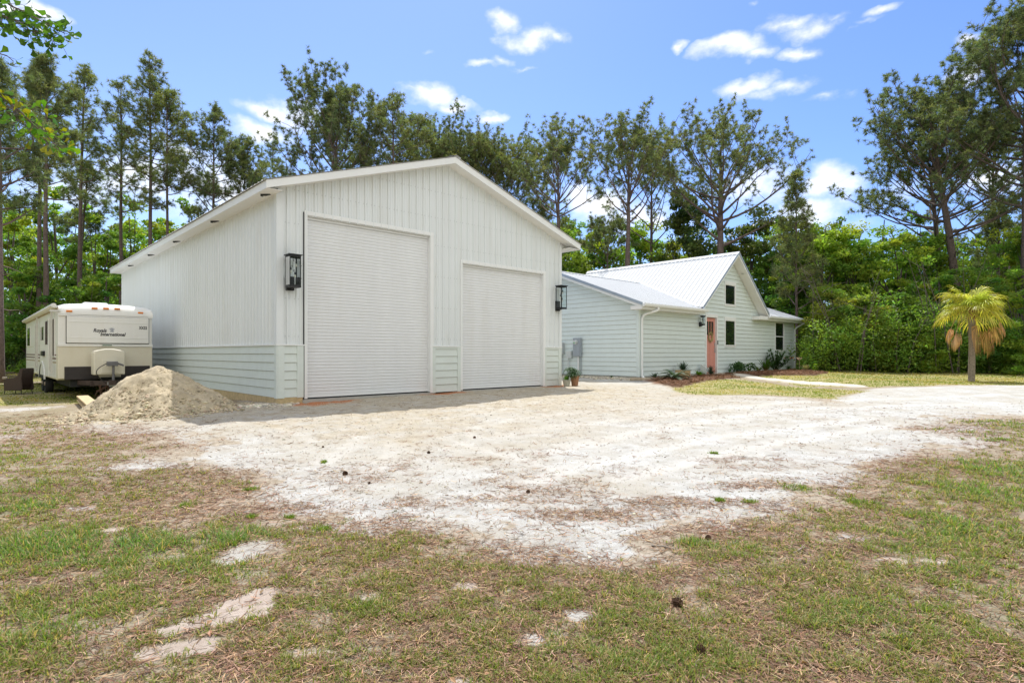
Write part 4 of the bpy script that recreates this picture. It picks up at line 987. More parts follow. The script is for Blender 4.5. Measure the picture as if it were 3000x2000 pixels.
def broad_proto(H, W, seed, nc=90, nl=150, size=.10, lowf=.12, trunk_r=.12, tint=(1,1,1), mk='mid', lobes=9):
    rg = np.random.default_rng(seed); root = empty('broadleaf_tree'); tb = MB(); cm = MB()
    lean = rg.normal(0, .05*H, 2); P = np.array([(0, 0, -.2), (lean[0]*.3, lean[1]*.3, H*.3), (lean[0]*.7, lean[1]*.6, H*.6), (lean[0], lean[1], H*.92)]); tb.tube(P, [trunk_r, trunk_r*.75, trunk_r*.45, .02], 7)
    Cn, Rd = [], []; lb = []
    for k in range(lobes):          # uneven sub-crowns, each on its own limb
        q = (k+rg.uniform(0, 1))/lobes; z = H*(lowf+(1-lowf)*q); wr = W*(.45+.55*math.sin(math.pi*min(1, q*.8+.12)))*(1-.55*q**3); a = k*2.4+rg.uniform(-.6, .6)
        c = np.array((wr*.62*math.cos(a)*rg.uniform(.5, 1.15), wr*.62*math.sin(a)*rg.uniform(.5, 1.15), z-rg.uniform(0, .08)*H)); r = W*rg.uniform(.24, .46); lb.append((c, r, rg.uniform(.75, 1.3)))
        zt = max(.3, c[2]*.6); st = np.array((np.interp(zt, P[:, 2], P[:, 0]), np.interp(zt, P[:, 2], P[:, 1]), zt)); tb.tube([st, (st+c)/2+rg.normal(0, .15, 3), c+np.array((0, 0, r*.5))], [trunk_r*.45, trunk_r*.28, .015], 5, False)
    tops = []
    for i in range(nc):
        c, r, b = lb[rg.integers(0, lobes)]; v = norm(rg.normal(size=3))*r*rg.uniform(.2, 1.15); v[2] *= .8; Cn.append(c+v); Rd.append(rg.uniform(.22, .62)*(W/2.6)**.5); tops.append(b)
    Cn, Rd = np.array(Cn), np.array(Rd)
    for lvl in sorted(set(tops)):
        k = [i for i, t in enumerate(tops) if t == lvl]; leaves(cm, Cn[k], Rd[k], nl, size, rg, tuple(np.array(tint)*np.array((lvl**1.4, lvl, lvl**.6))), .6)
    tb.build('trunk', MT['bark2'], root, True); cm.build('crown', LM[mk], root, False, True)
    return root
protos = {}
used_p = set()
def BT(label, u, vtop, Y, kind, mk=None, rot=0.0, sx=1.0, group=None, cat='tree', name=None):
    base = protos[kind]; o = base['root']
    if kind in used_p: o = copy_thing(o)
    used_p.add(kind)
    loc, H = place(u, Y, vtop); s = H/base['H']
    o.location = loc; o.rotation_euler.z = rot; o.scale = (s*sx, s*sx, s)
    tag(o, label, cat, group)
    if name: o.name = name
    if mk:
        for ch in o.children:
            if ch.name.startswith('crown'): ch.material_slots[0].link = 'OBJECT'; ch.material_slots[0].material = LM[mk]
    return o
protos['a'] = dict(root=broad_proto(7.5, 2.9, 101, 150, 110, .10, .04, lobes=15), H=7.5)
protos['b'] = dict(root=broad_proto(6.0, 2.6, 102, 130, 110, .10, .02, mk='bright', lobes=13), H=6.0)
protos['c'] = dict(root=broad_proto(9.0, 3.2, 103, 170, 110, .11, .05, mk='mid', lobes=17), H=9.0)
protos['d'] = dict(root=broad_proto(5.0, 1.9, 104, 90, 120, .085, .02, mk='yellow', lobes=10), H=5.0)
protos['g'] = dict(root=broad_proto(11, 3.6, 105, 120, 90, .13, .22, .13, mk='bright', lobes=15), H=11)
RG = 'leafy trees along the right woodland edge'; LG = 'leafy trees in the left wood'; MG = 'leafy trees behind the house'
BT('bright green leafy tree rising right behind the house gable', 2395, 640, 37, 'a', 'bright', .3, 1.1, RG)
BT('tall bright leafy tree with rounded top in the middle of the right edge', 2490, 668, 36, 'c', 'bright', 1.2, 1.0, RG)
BT('mid green leafy tree beside the bright rounded one, under the long pine limbs', 2610, 690, 35, 'a', 'mid', 2.2, 1.15, RG)
BT('yellowish low leafy tree right of the house corner gutter', 2440, 830, 31.5, 'd', 'yellow', .5, 1.1, RG)
BT('yellow green bush tree halfway between the house and the palm', 2545, 850, 31, 'd', 'yellow', 2.1, 1.0, RG)
BT('pale leafy tree left of the palm crown', 2650, 860, 31.5, 'b', 'mid', 1.0, 1.1, RG)
BT('dark leafy tree directly behind the palm', 2760, 790, 33, 'b', 'mid', 2.6, 1.2, RG)
BT('large mid green tree filling the space over the palm', 2720, 700, 37, 'c', 'mid', 3.0, 1.15, RG)
BT('shaded leafy tree right of the palm crown', 2880, 800, 32, 'a', 'mid', 4.0, 1.1, RG)
BT('sunlit leafy tree at the far right end of the woodland edge', 2985, 668, 34, 'c', 'bright', 5.0, 1.0, RG)
BT('rounded leafy tree low at the far right end', 3020, 850, 28, 'b', 'bright', .8, 1.0, RG)
BT('leafy tree close behind the right house corner', 2330, 760, 39, 'b', 'mid', 1.9, 1.1, RG)
BT('dense leafy tree peeking over the low right roof', 2290, 700, 44, 'a', 'mid', 4.4, 1.1, MG)
BT('dark magnolia with glossy leaves and yellow tips left of the broad pine', 2015, 560, 44, 'c', 'dark', .9, .8, MG)
BT('dark bushy magnolia right of the broad pine trunk', 2190, 640, 45, 'a', 'dark', 2.9, 1.0, MG)
BT('rounded light green tree behind the gap between garage and house roof', 1690, 735, 46, 'b', 'bright', 0.2, .9, MG)
BT('mid green tree behind the long house roof, left of the reddish trunk', 1770, 680, 48, 'a', 'mid', 1.4, 1.1, MG)
BT('light green tree behind the house roof, right of the reddish trunk', 1880, 660, 50, 'c', 'bright', 2.4, .9, MG)
BT('olive green tree behind the upper end of the house roof', 1975, 690, 48, 'a', 'yellow', 3.3, .9, MG)
BT('feathery dark tree just right of the garage eave', 1655, 650, 55, 'c', 'mid', 5.2, .8, MG)
BT('bright spring tree behind the trailer, nearest the left edge', 20, 590, 44, 'g', 'bright', 0, 1.0, LG)
BT('bright spring tree between the trunk pair and the slender pine', 175, 560, 50, 'g', 'bright', 1, 1.0, LG)
BT('bright tree low between the slender pine and the sparse one', 300, 640, 46, 'g', 'mid', 2, 1.1, LG)
BT('glowing green tree at the foot of the tallest left pine', 400, 600, 52, 'g', 'bright', 3, 1.0, LG)
BT('leafy tree in front of the rear garage eave', 540, 610, 50, 'g', 'bright', 4, 1.0, LG)
BT('darker leafy tree right of the rear garage eave', 640, 660, 52, 'g', 'mid', 5, 1.0, LG)
BT('low dark leafy tree just behind the trailer roof', 90, 780, 38, 'b', 'mid', 3, 1.1, LG)
BT('low leafy bush at the rear corner of the garage', 300, 790, 40, 'b', 'mid', 4.3, 1.2, LG)
BT('tall irregular sunlit tree between the long limbed pine and the palm', 2690, 640, 40, 'g', 'bright', 2.4, .9, RG)
BT('leafy sapling with thin stem just left of the young narrow pine', 2300, 650, 42, 'g', 'mid', 1.1, .7, RG)
BT('sunlit irregular tree beside the tallest pine at the far right', 2930, 655, 41, 'g', 'bright', 3.4, .9, RG)
BT('narrow light tree right of the young narrow pine', 2440, 655, 41, 'g', 'yellow', 5.1, .8, RG)
BT('low broken bush tree right beside the palm trunk', 2900, 935, 29.5, 'd', 'mid', 3.1, 1.3, RG)
BT('low broken bush tree left of the palm trunk', 2700, 950, 30, 'd', 'bright', 1.7, 1.4, RG)
# far woods: a mass of foliage nobody could count, with a few thin stems
def woods(name, label, us, Ys, vt, n, seed, mk, size=.2, zlo=0):
    rg = np.random.default_rng(seed); u = rg.uniform(us[0], us[1], n); Y = rg.uniform(Ys[0], Ys[1], n); X = (u-1500)/F*Y; g = gz(X, Y)
    top = CAMZ+(HOR-np.interp(u, vt[0], vt[1])-(fbm(u*.02, Y*.2, seed, 3)-.5)*260)/F*Y; z = g+zlo+(top-g-zlo)*rg.uniform(0, 1, n)**.85
    cm = MB(); leaves(cm, np.stack([X, Y, z], -1), rg.uniform(.5, 1.1, n), 70, size, rg, (1, 1, 1), .7, .4); o = cm.build(name, LM[mk], None, False, True); tag(o, label, 'woodland', kind='stuff'); return o
woods('woods', 'dense green woodland filling the ground behind the trailer', (-1500, 700), (52, 66), ([-1500, 0, 300, 700], [600, 640, 700, 740]), 1800, 31, 'mid', .2)
woods('woods', 'dense woodland behind the house and garage', (650, 2400), (58, 70), ([650, 1500, 1800, 2100, 2400], [720, 720, 700, 700, 700]), 1000, 32, 'mid', .22)
woods('woods', 'thick woodland mass behind the palm and the lawn', (2300, 3350), (39, 48), ([2300, 2500, 2800, 3350], [740, 740, 760, 700]), 1300, 33, 'mid', .15)
woods('undergrowth', 'tangled dark undergrowth along the right woodland edge', (2360, 3300), (29.2, 34), ([2360, 2500, 3300], [985, 950, 940]), 1000, 34, 'mid', .08)
woods('undergrowth', 'shaded undergrowth at the foot of the left wood', (-250, 360), (40, 50), ([-250, 360], [960, 980]), 500, 35, 'dark', .12)
def back_woods():
    rg = np.random.default_rng(36); n = 2100; a = rg.uniform(R(50), R(312), n); r = rg.uniform(34, 46, n); X, Y = r*np.sin(a), r*np.cos(a)
    cm = MB(); leaves(cm, np.stack([X, Y, rg.uniform(0, 12, n)], -1), rg.uniform(.9, 1.6, n), 45, .32, rg, (1, 1, 1), .8, .4); o = cm.build('woods', LM['mid'], None, False, True); tag(o, 'woodland on the far side of the yard, behind the viewpoint', 'woodland', kind='stuff')
back_woods()
tb = MB(); rg = np.random.default_rng(41)
for k in range(46):
    u = rg.uniform(-60, 520) if k < 22 else rg.uniform(1560, 2300) if k < 34 else rg.uniform(2400, 3050); Y = rg.uniform(50, 62) if k < 34 else rg.uniform(38, 44)
    X = (u-1500)/F*Y; h = rg.uniform(6, 11); l = rg.normal(0, .5)
    tb.tube([(X, Y, -.3), (X+l*.4, Y, h*.5), (X+l, Y, h)], [.09, .07, .03], 6)
for k in range(70):
    u = rg.uniform(2350, 3050) if k < 45 else rg.uniform(-60, 330); Y = rg.uniform(29.3, 33) if k < 45 else rg.uniform(36, 46); X = (u-1500)/F*Y; h = rg.uniform(1.5, 6); l = rg.normal(0, .35*h**.7)
    tb.tube([(X, Y, -.2), (X+l*.3+rg.normal(0, .1), Y, h*.5), (X+l, Y+rg.normal(0, .4), h)], [.035, .025, .008], 5, False)
    for _ in range(3): q = rg.uniform(.4, .95); p = np.array((X+l*q*.8, Y, h*q)); tb.tube([p, p+np.array((rg.normal(0, .6), rg.normal(0, .3), rg.uniform(.1, .8)))], [.014, .004], 4, False)
o = tb.build('woods_stems', MT['bark2'], None, True); tag(o, 'thin grey stems deep inside the woods', 'woodland', kind='stuff')

# ---- oak branches reaching in at the upper left, carried by a tree outside the frame
def oak():
    rg = np.random.default_rng(77); root = empty('oak_tree', (-6.6, 5.2, float(gz(-6.6, 5.2)))); tag(root, 'oak whose leafy branch tips hang into the upper left corner', 'tree')
    base = np.array(root.location); tb = MB(); cm = MB(); tb.tube(np.array([(0, 0, -.2), (.1, 0, 2), (.0, .1, 4), (.1, 0, 6.5)]), [.2, .17, .14, .08], 10)
    def dirp(u, v, Y): return np.array(((u-1500)/F*Y, Y, CAMZ+(HOR-v)/F*Y))-base
    sprays = [  # (start, end (u,v,Y)), colours
        (dirp(-160, -60, 5.2), dirp(60, 8, 5.2), dirp(192, 96, 5.2), 'g', 44), (dirp(-120, -10, 5.3), dirp(40, 60, 5.3), dirp(176, 118, 5.3), 'g', 46), (dirp(-100, 10, 5.1), dirp(10, 35, 5.1), dirp(110, 95, 5.1), 'g', 34),
        (dirp(-150, 180, 5.0), dirp(50, 305, 5.0), dirp(168, 428, 5.0), 'y', 44), (dirp(-150, 120, 5.0), dirp(-40, 150, 5.0), dirp(34, 172, 5.0), 'y', 5), (dirp(-140, 230, 5.1), dirp(20, 300, 5.1), dirp(120, 372, 5.1), 'y', 26)]
    for s, m, e, kd, n in sprays:
        t = np.linspace(0, 1, 9)[:, None]; P = (1-t)**2*s+2*t*(1-t)*m+t**2*e+rg.normal(0, .012, (9, 3)); tb.tube(P, np.linspace(.012, .003, 9), 5, False)
        tb.tube([np.array((0, 0, 3.5+rg.uniform(0, 2.0))), s*.5+np.array((0, 0, 1.9)), s], [.06, .03, .012], 6, False)
        for k in range(n):
            q = rg.uniform(.3, 1.0); p = np.array([np.interp(q, t[:, 0], P[:, c]) for c in range(3)])
            tw = norm(rg.normal(size=3)*.8+norm(e-s)*.8+np.array((0, 0, -.25))); L = rg.uniform(.03, .16); c0 = p+tw*L; tb.tube([p, c0], .0022, 3, False)
            for _ in range(rg.integers(1, 4)):
                d = norm(tw+rg.normal(size=3)*.7); w = norm(np.cross(d, rg.normal(size=3))); l = rg.uniform(.055, .095); wd = l*.36; nn = np.cross(d, w)*.008
                if kd == 'g': tn = rg.uniform(.6, 1.1); col = (tn*.9, tn, tn*.8)
                else:
                    z = rg.uniform(); col = (2.6, 1.25, .5) if z < .28 else (1.5, 1.35, .6) if z < .6 else (.95, 1.2, .6)
                v = [c0, c0+d*l*.4+w*wd*.28+nn, c0+d*l*.85+w*wd, c0+d*l+w*wd*.35, c0+d*l*1.06, c0+d*l-w*wd*.35, c0+d*l*.85-w*wd, c0+d*l*.4-w*wd*.28+nn]
                cm.add(v, [(0,1,7), (1,2,3), (1,3,4), (1,4,7), (4,5,7), (5,6,7)], col)
    tb.build('trunk', MT['bark2'], root, True); cm.build('foliage', leafmat('oak_leaves', (.10,.20,.03), trans=.5, rough=.4), root, False, True)
oak()

# ---- palm
def palm():
    X, Y, z = ground_at(2846, 1117); root = empty('palm_tree', (X, Y, z)); tag(root, 'small cabbage palm with yellow green fronds and hanging brown dead ones, on the lawn edge', 'palm tree')
    rg = np.random.default_rng(55); ht = CAMZ+(HOR-926)/F*Y-z; px = Y/F
    mb = MB(); n = 60; zs = np.linspace(-.1, ht, n); rr = 8.3*px*(1+.04*np.sin(zs*3)+rg.normal(0, .02, n)); rr[:4] *= 1.06
    mb.tube(np.stack([.02*np.sin(zs), .0*zs, zs], -1), rr, 18); mb.build('trunk', mat('palm_bark_fibrous', (.27,.22,.17), .95, 0, .4, 22, 1.0, 30), root, True)
    bm_ = MB()
    for k in range(60):
        a = k*2.4; zz_ = ht-.15+.45*(k/60); d = np.array((math.cos(a), math.sin(a), 1.3)); p = np.array((math.cos(a)*.12, math.sin(a)*.12, zz_)); w = np.array((-math.sin(a), math.cos(a), 0))*.035
        q = p+norm(d)*rg.uniform(.14, .28); bm_.add([p-w, p+w, q+w*.4, q-w*.4], [(0,1,2,3)], (rg.uniform(.7, 1.2),)*3)
    bm_.build('boot_fibres', mat('orange_brown_boots', (.36,.19,.09), .9, tint=True, var=.2), root, False, True)
    def frond(mbx, az, el, Lp, fan, droop, col, n=30, tipd=.3, fold=.25):
        d = np.array((math.cos(az)*math.cos(el), math.sin(az)*math.cos(el), math.sin(el))); c = np.array((0, 0, ht+.22)); side = np.array((-math.sin(az), math.cos(az), 0)); up = np.cross(side, d); up = -up if up[2] < 0 else up
        mid = c+d*Lp*.6; end = c+d*Lp+np.array((0, 0, -droop*.35*Lp)); mbx.tube([c, mid, end], [.018, .013, .009], 4, False, col)
        dd = norm(end-mid)
        for k in range(n):
            t = (k/(n-1)-.5)*2; ang = t*2.0; ld = norm(dd*math.cos(ang)+side*math.sin(ang)+up*fold*abs(t)); L = fan*(1-.30*abs(t)**2)*rg.uniform(.85, 1.1)
            p0 = end-dd*.10*abs(t); w = norm(np.cross(ld, up))*.019; sag = np.array((0, 0, -1.0)); tt = rg.uniform(.65, 1.3)
            p1 = p0+ld*L*.5+sag*L*(droop*.12+rg.uniform(0, .12)); p2 = p1+norm(ld*(1-tipd)+sag*(tipd+droop*.6))*L*.28; p3 = p2+norm(ld*(1-tipd)*.6+sag*(tipd+droop))*L*.26
            cc = np.array([col]*7)*tt; cc[4:] *= np.array((1.1, 1.0, .8))
            mbx.add([p0-w*.3, p0+w*.3, p1-w, p1+w, p2-w*.7, p2+w*.7, p3], [(0,1,3,2), (2,3,5,4), (4,5,6)], cc)
    gm = leafmat('palm_fronds', (.42,.46,.11), trans=.45, rough=.45); dm = leafmat('dead_palm_fronds', (.60,.37,.2), trans=.35, rough=.8)
    cm = MB(); S = 1.0
    for k in range(30):
        el = R(72)*(1-k/30)**.8-R(6); az = k*2.399+.3; y_ = rg.uniform(.8, 1.25)
        frond(cm, az, el, rg.uniform(.5, .95)*S, rg.uniform(.62, .98)*S, .22+.5*k/30, (y_*rg.uniform(.9, 1.25), y_, y_*.8))
    cm.build('crown', gm, root, False, True)
    dmb = MB()
    for az, el, Lp, fan, dr in ((R(200), -.25, 1.0, .5, 2.2), (R(175), -.2, .85, .42, 2.2), (R(-10), -.75, .75, .85, 1.6), (R(10), .02, 1.15, .6, 1.8), (R(-60), -1.2, .5, .95, 1.4), (R(-38), .08, .95, .42, 2)):
        frond(dmb, az, el, Lp, fan, dr, (rg.uniform(.85, 1.2),)*3, 24, .9, .0)
    dmb.build('dead_fronds', dm, root, False, True)
palm()
# ================================================================ GROUND
def wpoly(pts): return np.array([ground_at(x*K, y*K)[:2] for x, y in pts])
def sdf(x, y, poly):
    x = np.asarray(x); y = np.asarray(y); d = np.full(x.shape, 1e18); ins = np.zeros(x.shape, bool); n = len(poly)
    for i in range(n):
        ax, ay = poly[i]; bx, by = poly[(i+1) % n]; ex, ey = bx-ax, by-ay; wx, wy = x-ax, y-ay
        t = np.clip((wx*ex+wy*ey)/(ex*ex+ey*ey+1e-12), 0, 1); d = np.minimum(d, (wx-ex*t)**2+(wy-ey*t)**2)
        c = ((ay > y) != (by > y)) & (x < (bx-ax)*(y-ay)/((by-ay) if abs(by-ay) > 1e-9 else 1e-9)+ax); ins ^= c
    return np.sqrt(d)*np.where(ins, 1, -1)
SANDP = wpoly([(170,992),(190,965),(330,940),(540,925),(640,905),(800,880),(1290,860),(1420,858),(1500,878),(1600,893),(1750,908),(1900,919),(1965,905),(2000,892),(2352,884),(2900,880),(2900,960),(2352,962),(2200,966),(2130,985),(2210,1005),(2260,1025),(2150,1042),(2050,1060),(1960,1100),(1860,1135),(1800,1165),(1700,1195),(1500,1240),(1560,1288),(1470,1300),(1250,1282),(1100,1255),(985,1215),(930,1195),(870,1215),(760,1185),(640,1205),(520,1175),(500,1145),(600,1110),(560,1085),(430,1070),(300,1040),(420,1030),(330,1000)])
LAWNP = wpoly([(1545,884),(1600,868),(1700,872),(1990,898),(1905,916),(1750,905),(1600,893)])
LAWN2 = wpoly([(1700,862),(1860,852),(2000,848.5),(2352,846),(3000,846),(3000,882),(2352,884),(2000,888),(1850,878)])
PATHP = wpoly([(1640,856),(1665,857),(1760,866),(1990,885.5),(1990,889.5),(1880,884),(1740,871.5)])
MULCH1 = wpoly([(1478,876),(1500,872),(1600,866),(1648,862),(1695,868),(1640,874),(1600,879),(1560,882),(1515,880)])
MULCH2 = wpoly([(1665,861),(1700,857),(1800,852),(1830,850),(1900,858),(1870,862),(1780,863),(1710,864)])
CREAM = [(575,1262,60,32,1.2),(520,1290,50,10,.6),(1335,1412,42,18,1.1),(1235,1472,40,18,1.0),(1290,1455,30,6,.8),(330,1068,95,16,1.0),(60,938,60,7,1.0),(30,1003,50,5,.6),(1900,1235,90,14,.5),(2190,1030,40,6,.6),(90,985,80,6,.5),(840,1245,60,6,.4),(200,1165,60,6,.4),(1300,1215,200,18,.5),(1760,1160,90,16,.5),(1950,1130,70,8,.5)]
PINKB = [(560,1400,70,26,1.15),(470,1425,60,18,.95),(450,1480,70,22,.95),(350,1492,45,22,.9),(390,1445,40,10,.7),(600,1365,40,12,.7),(1070,1345,30,12,.7),(260,1218,45,6,.9),(850,1375,40,12,.7),(720,1500,80,12,.6),(1060,1570,60,18,.8),(2100,1290,90,14,.6),(1900,1225,110,10,.4),(90,1420,60,8,.6),(300,1238,60,6,.7)]
LITB = [(1380,1180,170,11,1.1),(1600,1155,140,10,1.0),(1740,1115,110,10,.8),(330,1120,220,40,.7),(200,1000,160,20,.9),(450,1160,160,30,.6),(1720,1225,110,20,.9),(2130,1060,90,14,.9),(2000,1075,60,6,.8),(1830,1020,30,4,.5),(2120,985,60,5,.6),(1500,1155,60,10,.6),(1130,1050,200,30,.25),(1250,1120,200,40,.3),(1700,1060,150,20,.3),(970,1150,90,16,.5),(660,1170,90,15,.6),(830,1090,140,25,.3)]
GREENB = [(330,1250,190,32,1.1),(90,1250,120,40,1.0),(60,1165,90,24,1.0),(30,1130,60,12,.8),(560,1230,80,22,.9),(420,1310,180,30,.6),(160,1390,180,40,.5),(60,1470,120,60,.5),(860,1400,90,30,.4),(1590,1250,80,16,.8),(1700,1262,80,14,.5),(2300,1080,90,30,1.2),(2260,1130,110,30,1.0),(2200,1000,90,14,.9),(2310,975,70,12,.8),(2050,1240,120,26,.6),(2200,1210,140,40,.8),(2000,1420,200,60,.5),(1400,1400,200,60,.3),(740,1215,40,8,.8),(660,1190,14,7,1),(2250,1330,140,60,.5),(1500,1520,300,60,.4),(150,1290,160,24,.6),(30,960,60,20,.5),(20,1060,30,10,.7),(120,1110,90,6,.5)]
TUFTS = [(1827,1122,30,9),(1722,1153,12,5),(432,1160,16,7),(577,1188,6,8),(665,1188,8,7),(745,1215,14,8),(200,1217,20,7),(1960,1155,12,5),(2000,1160,30,8),(1655,1153,8,3),(1640,1040,6,2),(575,1125,10,5),(30,1052,20,6),(745,1060,6,2)]
def wb(B):
    out = []
    for b in B:
        X, Y, z = ground_at(b[0]*K, b[1]*K); h = CAMZ-z
        out.append((X, Y, b[2]*K/F*Y, Y*Y/(F*h)*b[3]*K, b[4] if len(b) > 4 else 1))
    return out
WB = {k: wb(v) for k, v in dict(cream=CREAM, pink=PINKB, lit=LITB, green=GREENB).items()}
WT = wb(TUFTS)
def blobs(x, y, B, p=2):
    s = np.zeros(np.shape(x))
    for cx, cy, rx, ry, w in B:
        k = x/np.maximum(y, .3)*cy if False else x
        s = s+w*np.exp(-(((k-cx)/rx)**2+((y-cy)/ry)**2)**(p/2)*1.1)
    return s
def sstep(a, b, x): t = np.clip((x-a)/(b-a), 0, 1); return t*t*(3-2*t)
def masks(x, y):
    x = np.asarray(x, float); y = np.asarray(y, float); r = np.hypot(x, y); M = {}
    n1 = fbm(x*.9+3, y*.9, 3, 5); n2 = fbm(x*3.1, y*3.1+9, 4, 4); n3 = fbm(x*11, y*11, 6, 3)
    d = sdf(x, y, SANDP); near = np.clip((y-1)/8, .35, 1)
    val = d/np.maximum(near, .3)+(n1-.5)*3.0+(n2-.5)*2.0+(n3-.5)*1.1
    house = sstep(-.5, .3, sdf(x, y, LAWNP)) ; farend = (y > 15.5)
    val = np.where(farend, d*1.6+(n2-.5)*.5, val)
    cream = blobs(x, y, WB['cream'], 3); cval = cream*1.7-.75+(n2-.5)*2.2+(n3-.5)*1.6
    M['sand'] = np.maximum(sstep(-.16, .22, val), sstep(-.12, .12, cval)*(cream > .05))
    pink = blobs(x, y, WB['pink'], 3); M['bare'] = sstep(-.12, .12, pink*1.7-.8+(n1-.5)*1.0+(n2-.5)*2.2+(n3-.5)*1.6)*(pink > .05)*(1-M['sand'])
    edge = np.exp(-(d/1.1)**2)*(y < 14)
    lit = blobs(x, y, WB['lit'])
    fore = sstep(.3, -.3, d)
    M['lit'] = np.clip(lit*1.1+fore*.55+edge*.35-.1+(n2-.5)*1.5+(n3-.5)*.8, 0, 1)*(1-.85*M['bare'])*(1-.8*sstep(.4, 1, cval)*(cream > .05))
    M['lit'] = M['lit']*np.where((lit < .15) & (fore < .05), .45, 1)
    gr = blobs(x, y, WB['green'], 2)
    M['lush'] = np.clip(gr, 0, 1.2)
    M['green'] = np.clip((.60+gr*.9)*fore-.10+(n1-.5)*1.1+(n2-.5)*1.2, 0, 1)*(1-M['bare']*.92)*np.clip(1-M['sand']*1.05, 0, 1)
    for cx, cy, rx, ry, w in WT: M['green'] = np.maximum(M['green'], np.exp(-((x-cx)/rx)**2-((y-cy)/ry)**2)*1.15-.15)
    l1 = sdf(x, y, LAWNP); l2 = sdf(x, y, LAWN2)
    M['lawn'] = np.maximum(sstep(-.15, .15, l1+(n2-.5)*.5), sstep(-.2, .2, l2+(n2-.5)*.8))
    left = (x < -7.5) & (y > 11)
    ln = sstep(14.5, 17.5, y+(n1-.5)*5)*sstep(-7.2, -8.2, x)
    M['lawn'] = np.maximum(M['lawn'], ln*(1-.0*n1)*sstep(.36, .5, fbm(x*.5, y*.35, 9, 3)))
    M['path'] = sstep(-.04, .04, sdf(x, y, PATHP)); M['lawn'] *= 1-M['path']
    M['mulch'] = np.maximum(sstep(-.1, .1, sdf(x, y, MULCH1)+(n2-.5)*.35), sstep(-.1, .1, sdf(x, y, MULCH2)+(n2-.5)*.4))*(1-M['path'])
    M['lawn'] *= 1-M['mulch']
    # disturbed tan soil before the doors, red clay at the door jambs, gravel by the corner and the house wall
    gxl = (x-GA[0])*CT+(y-GA[1])*ST; gyl = -(x-GA[0])*ST+(y-GA[1])*CT
    M['tan'] = np.clip(sstep(10.5, 3.0, -gyl+(n1-.5)*5)*sstep(-3.5, -1, gxl+(n1-.5)*2)*sstep(12.5, 9.5, gxl)*(.55+.9*n2)+.9*np.exp(-(((x-PC[0]-.2)/2.8)**2+((y-PC[1]+.3)/2.5)**2)**2), 0, 1)
    cl = 0
    for a, w, l in ((.55, .6, .75), (5.0, .7, .5), (4.3, .5, .4), (9.3, .75, .6), (1.3, .7, .6)): cl = cl+np.exp(-((gxl-a)/w)**2-((gyl+.12)/l)**2)
    M['clay'] = sstep(.35, .75, cl+(n2-.5)*.7+(n3-.5)*.3)*(gyl > -1.5)
    cg = np.exp(-((gxl+.25)/.75)**2-((gyl+.15)/.42)**2); hgx = (x-HA[0])*CT+(y-HA[1])*ST; hgy = -(x-HA[0])*ST+(y-HA[1])*CT
    hs = sstep(-1.15, -.6, hgx+(n2-.5)*.8)*sstep(.4, .1, hgx)*sstep(-.9, .0, hgy)*sstep(9, 7, hgy)
    M['gravel'] = np.clip(sstep(.3, .6, cg+(n2-.5)*.5)+hs, 0, 1)
    M['wood'] = np.clip(sstep(-.3, 1.5, -l2)*sstep(27, 30.5, y+(n1-.5)*4)*(hgy > 8.5)+sstep(27.8, 30.5, y-.12*(x-18))*(x > 17)+sstep(33, 36, y)*(x < -5)+sstep(36, 38, y), 0, 1)*(1-M['path'])
    return M
def tracks(x, y):
    out = np.zeros(np.shape(x)); 
    for pts, w in TRK:
        for (ax, ay), (bx, by) in zip(pts[:-1], pts[1:]):
            ex, ey = bx-ax, by-ay; t = np.clip(((x-ax)*ex+(y-ay)*ey)/(ex*ex+ey*ey+1e-9), 0, 1); d = np.hypot(x-ax-ex*t, y-ay-ey*t)
            out = np.maximum(out, np.exp(-(d/w)**4))
    return out
TRK = [(wpoly([(850,935),(830,965),(825,1000),(790,1035),(740,1060)]), .16), (wpoly([(1010,935),(920,980),(900,1040),(860,1085)]), .14), (wpoly([(620,960),(660,985),(720,1010)]), .15),
       (wpoly([(1060,1015),(1160,1040),(1290,1085)]), .14), (wpoly([(1300,910),(1150,940),(960,970),(800,985)]), .18), (wpoly([(1500,930),(1200,960),(1000,1000)]), .18), (wpoly([(2300,925),(1800,940),(1500,985),(1250,1040)]), .2), (wpoly([(1500,905),(1100,925),(700,950)]), .16), (wpoly([(1480,890),(1250,905),(900,935),(600,965)]), .16), (wpoly([(2000,960),(1600,1010),(1300,1080),(1150,1130)]), .17), (wpoly([(2050,975),(1700,1030),(1420,1100)]), .17), (wpoly([(2300,905),(1800,925),(1400,965),(1100,1000)]), .2)]
def gnd_z(x, y, M=None):
    M = M or masks(x, y)
    z = gz(x, y)
    
    z = z+(fbm(x*1.3, y*1.3, 51, 4)-.5)*.05+(fbm(x*7, y*7, 52, 3)-.5)*.014*(M['sand']*.6+.7)
    z = z+M['tan']*((fbm(x*4, y*4, 53, 4)-.5)*.06)-tracks(x, y)*.012
    z = z+M['mulch']*(.03+.04*fbm(x*5, y*5, 54, 3))+M['path']*.03+M['wood']*(fbm(x, y, 55, 3)*.15)
    gxl = (x-GA[0])*CT+(y-GA[1])*ST; gyl = -(x-GA[0])*ST+(y-GA[1])*CT
    z = np.where((gxl > .1) & (gxl < GW) & (gyl > -.15) & (gyl < GD), np.minimum(z, GB-.035), z)
    z = z+.05*np.exp(-((gxl-4.9)/.8)**2-((gyl+.2)/.3)**2)*0
    return z
ang = np.concatenate([np.linspace(-180, -64, 30, endpoint=False), np.linspace(-64, 64, 680), np.linspace(64, 180, 31)[1:-1]])*math.pi/180
rr = [.3]; 
while rr[-1] < 600: rr.append(rr[-1]*(1.08 if rr[-1] < 1.5 or rr[-1] > 48 else 1.0105 if rr[-1] > 4 else 1.009))
rr = np.array(rr); A_, R_ = np.meshgrid(ang, rr); GX, GY = R_*np.sin(A_), R_*np.cos(A_)
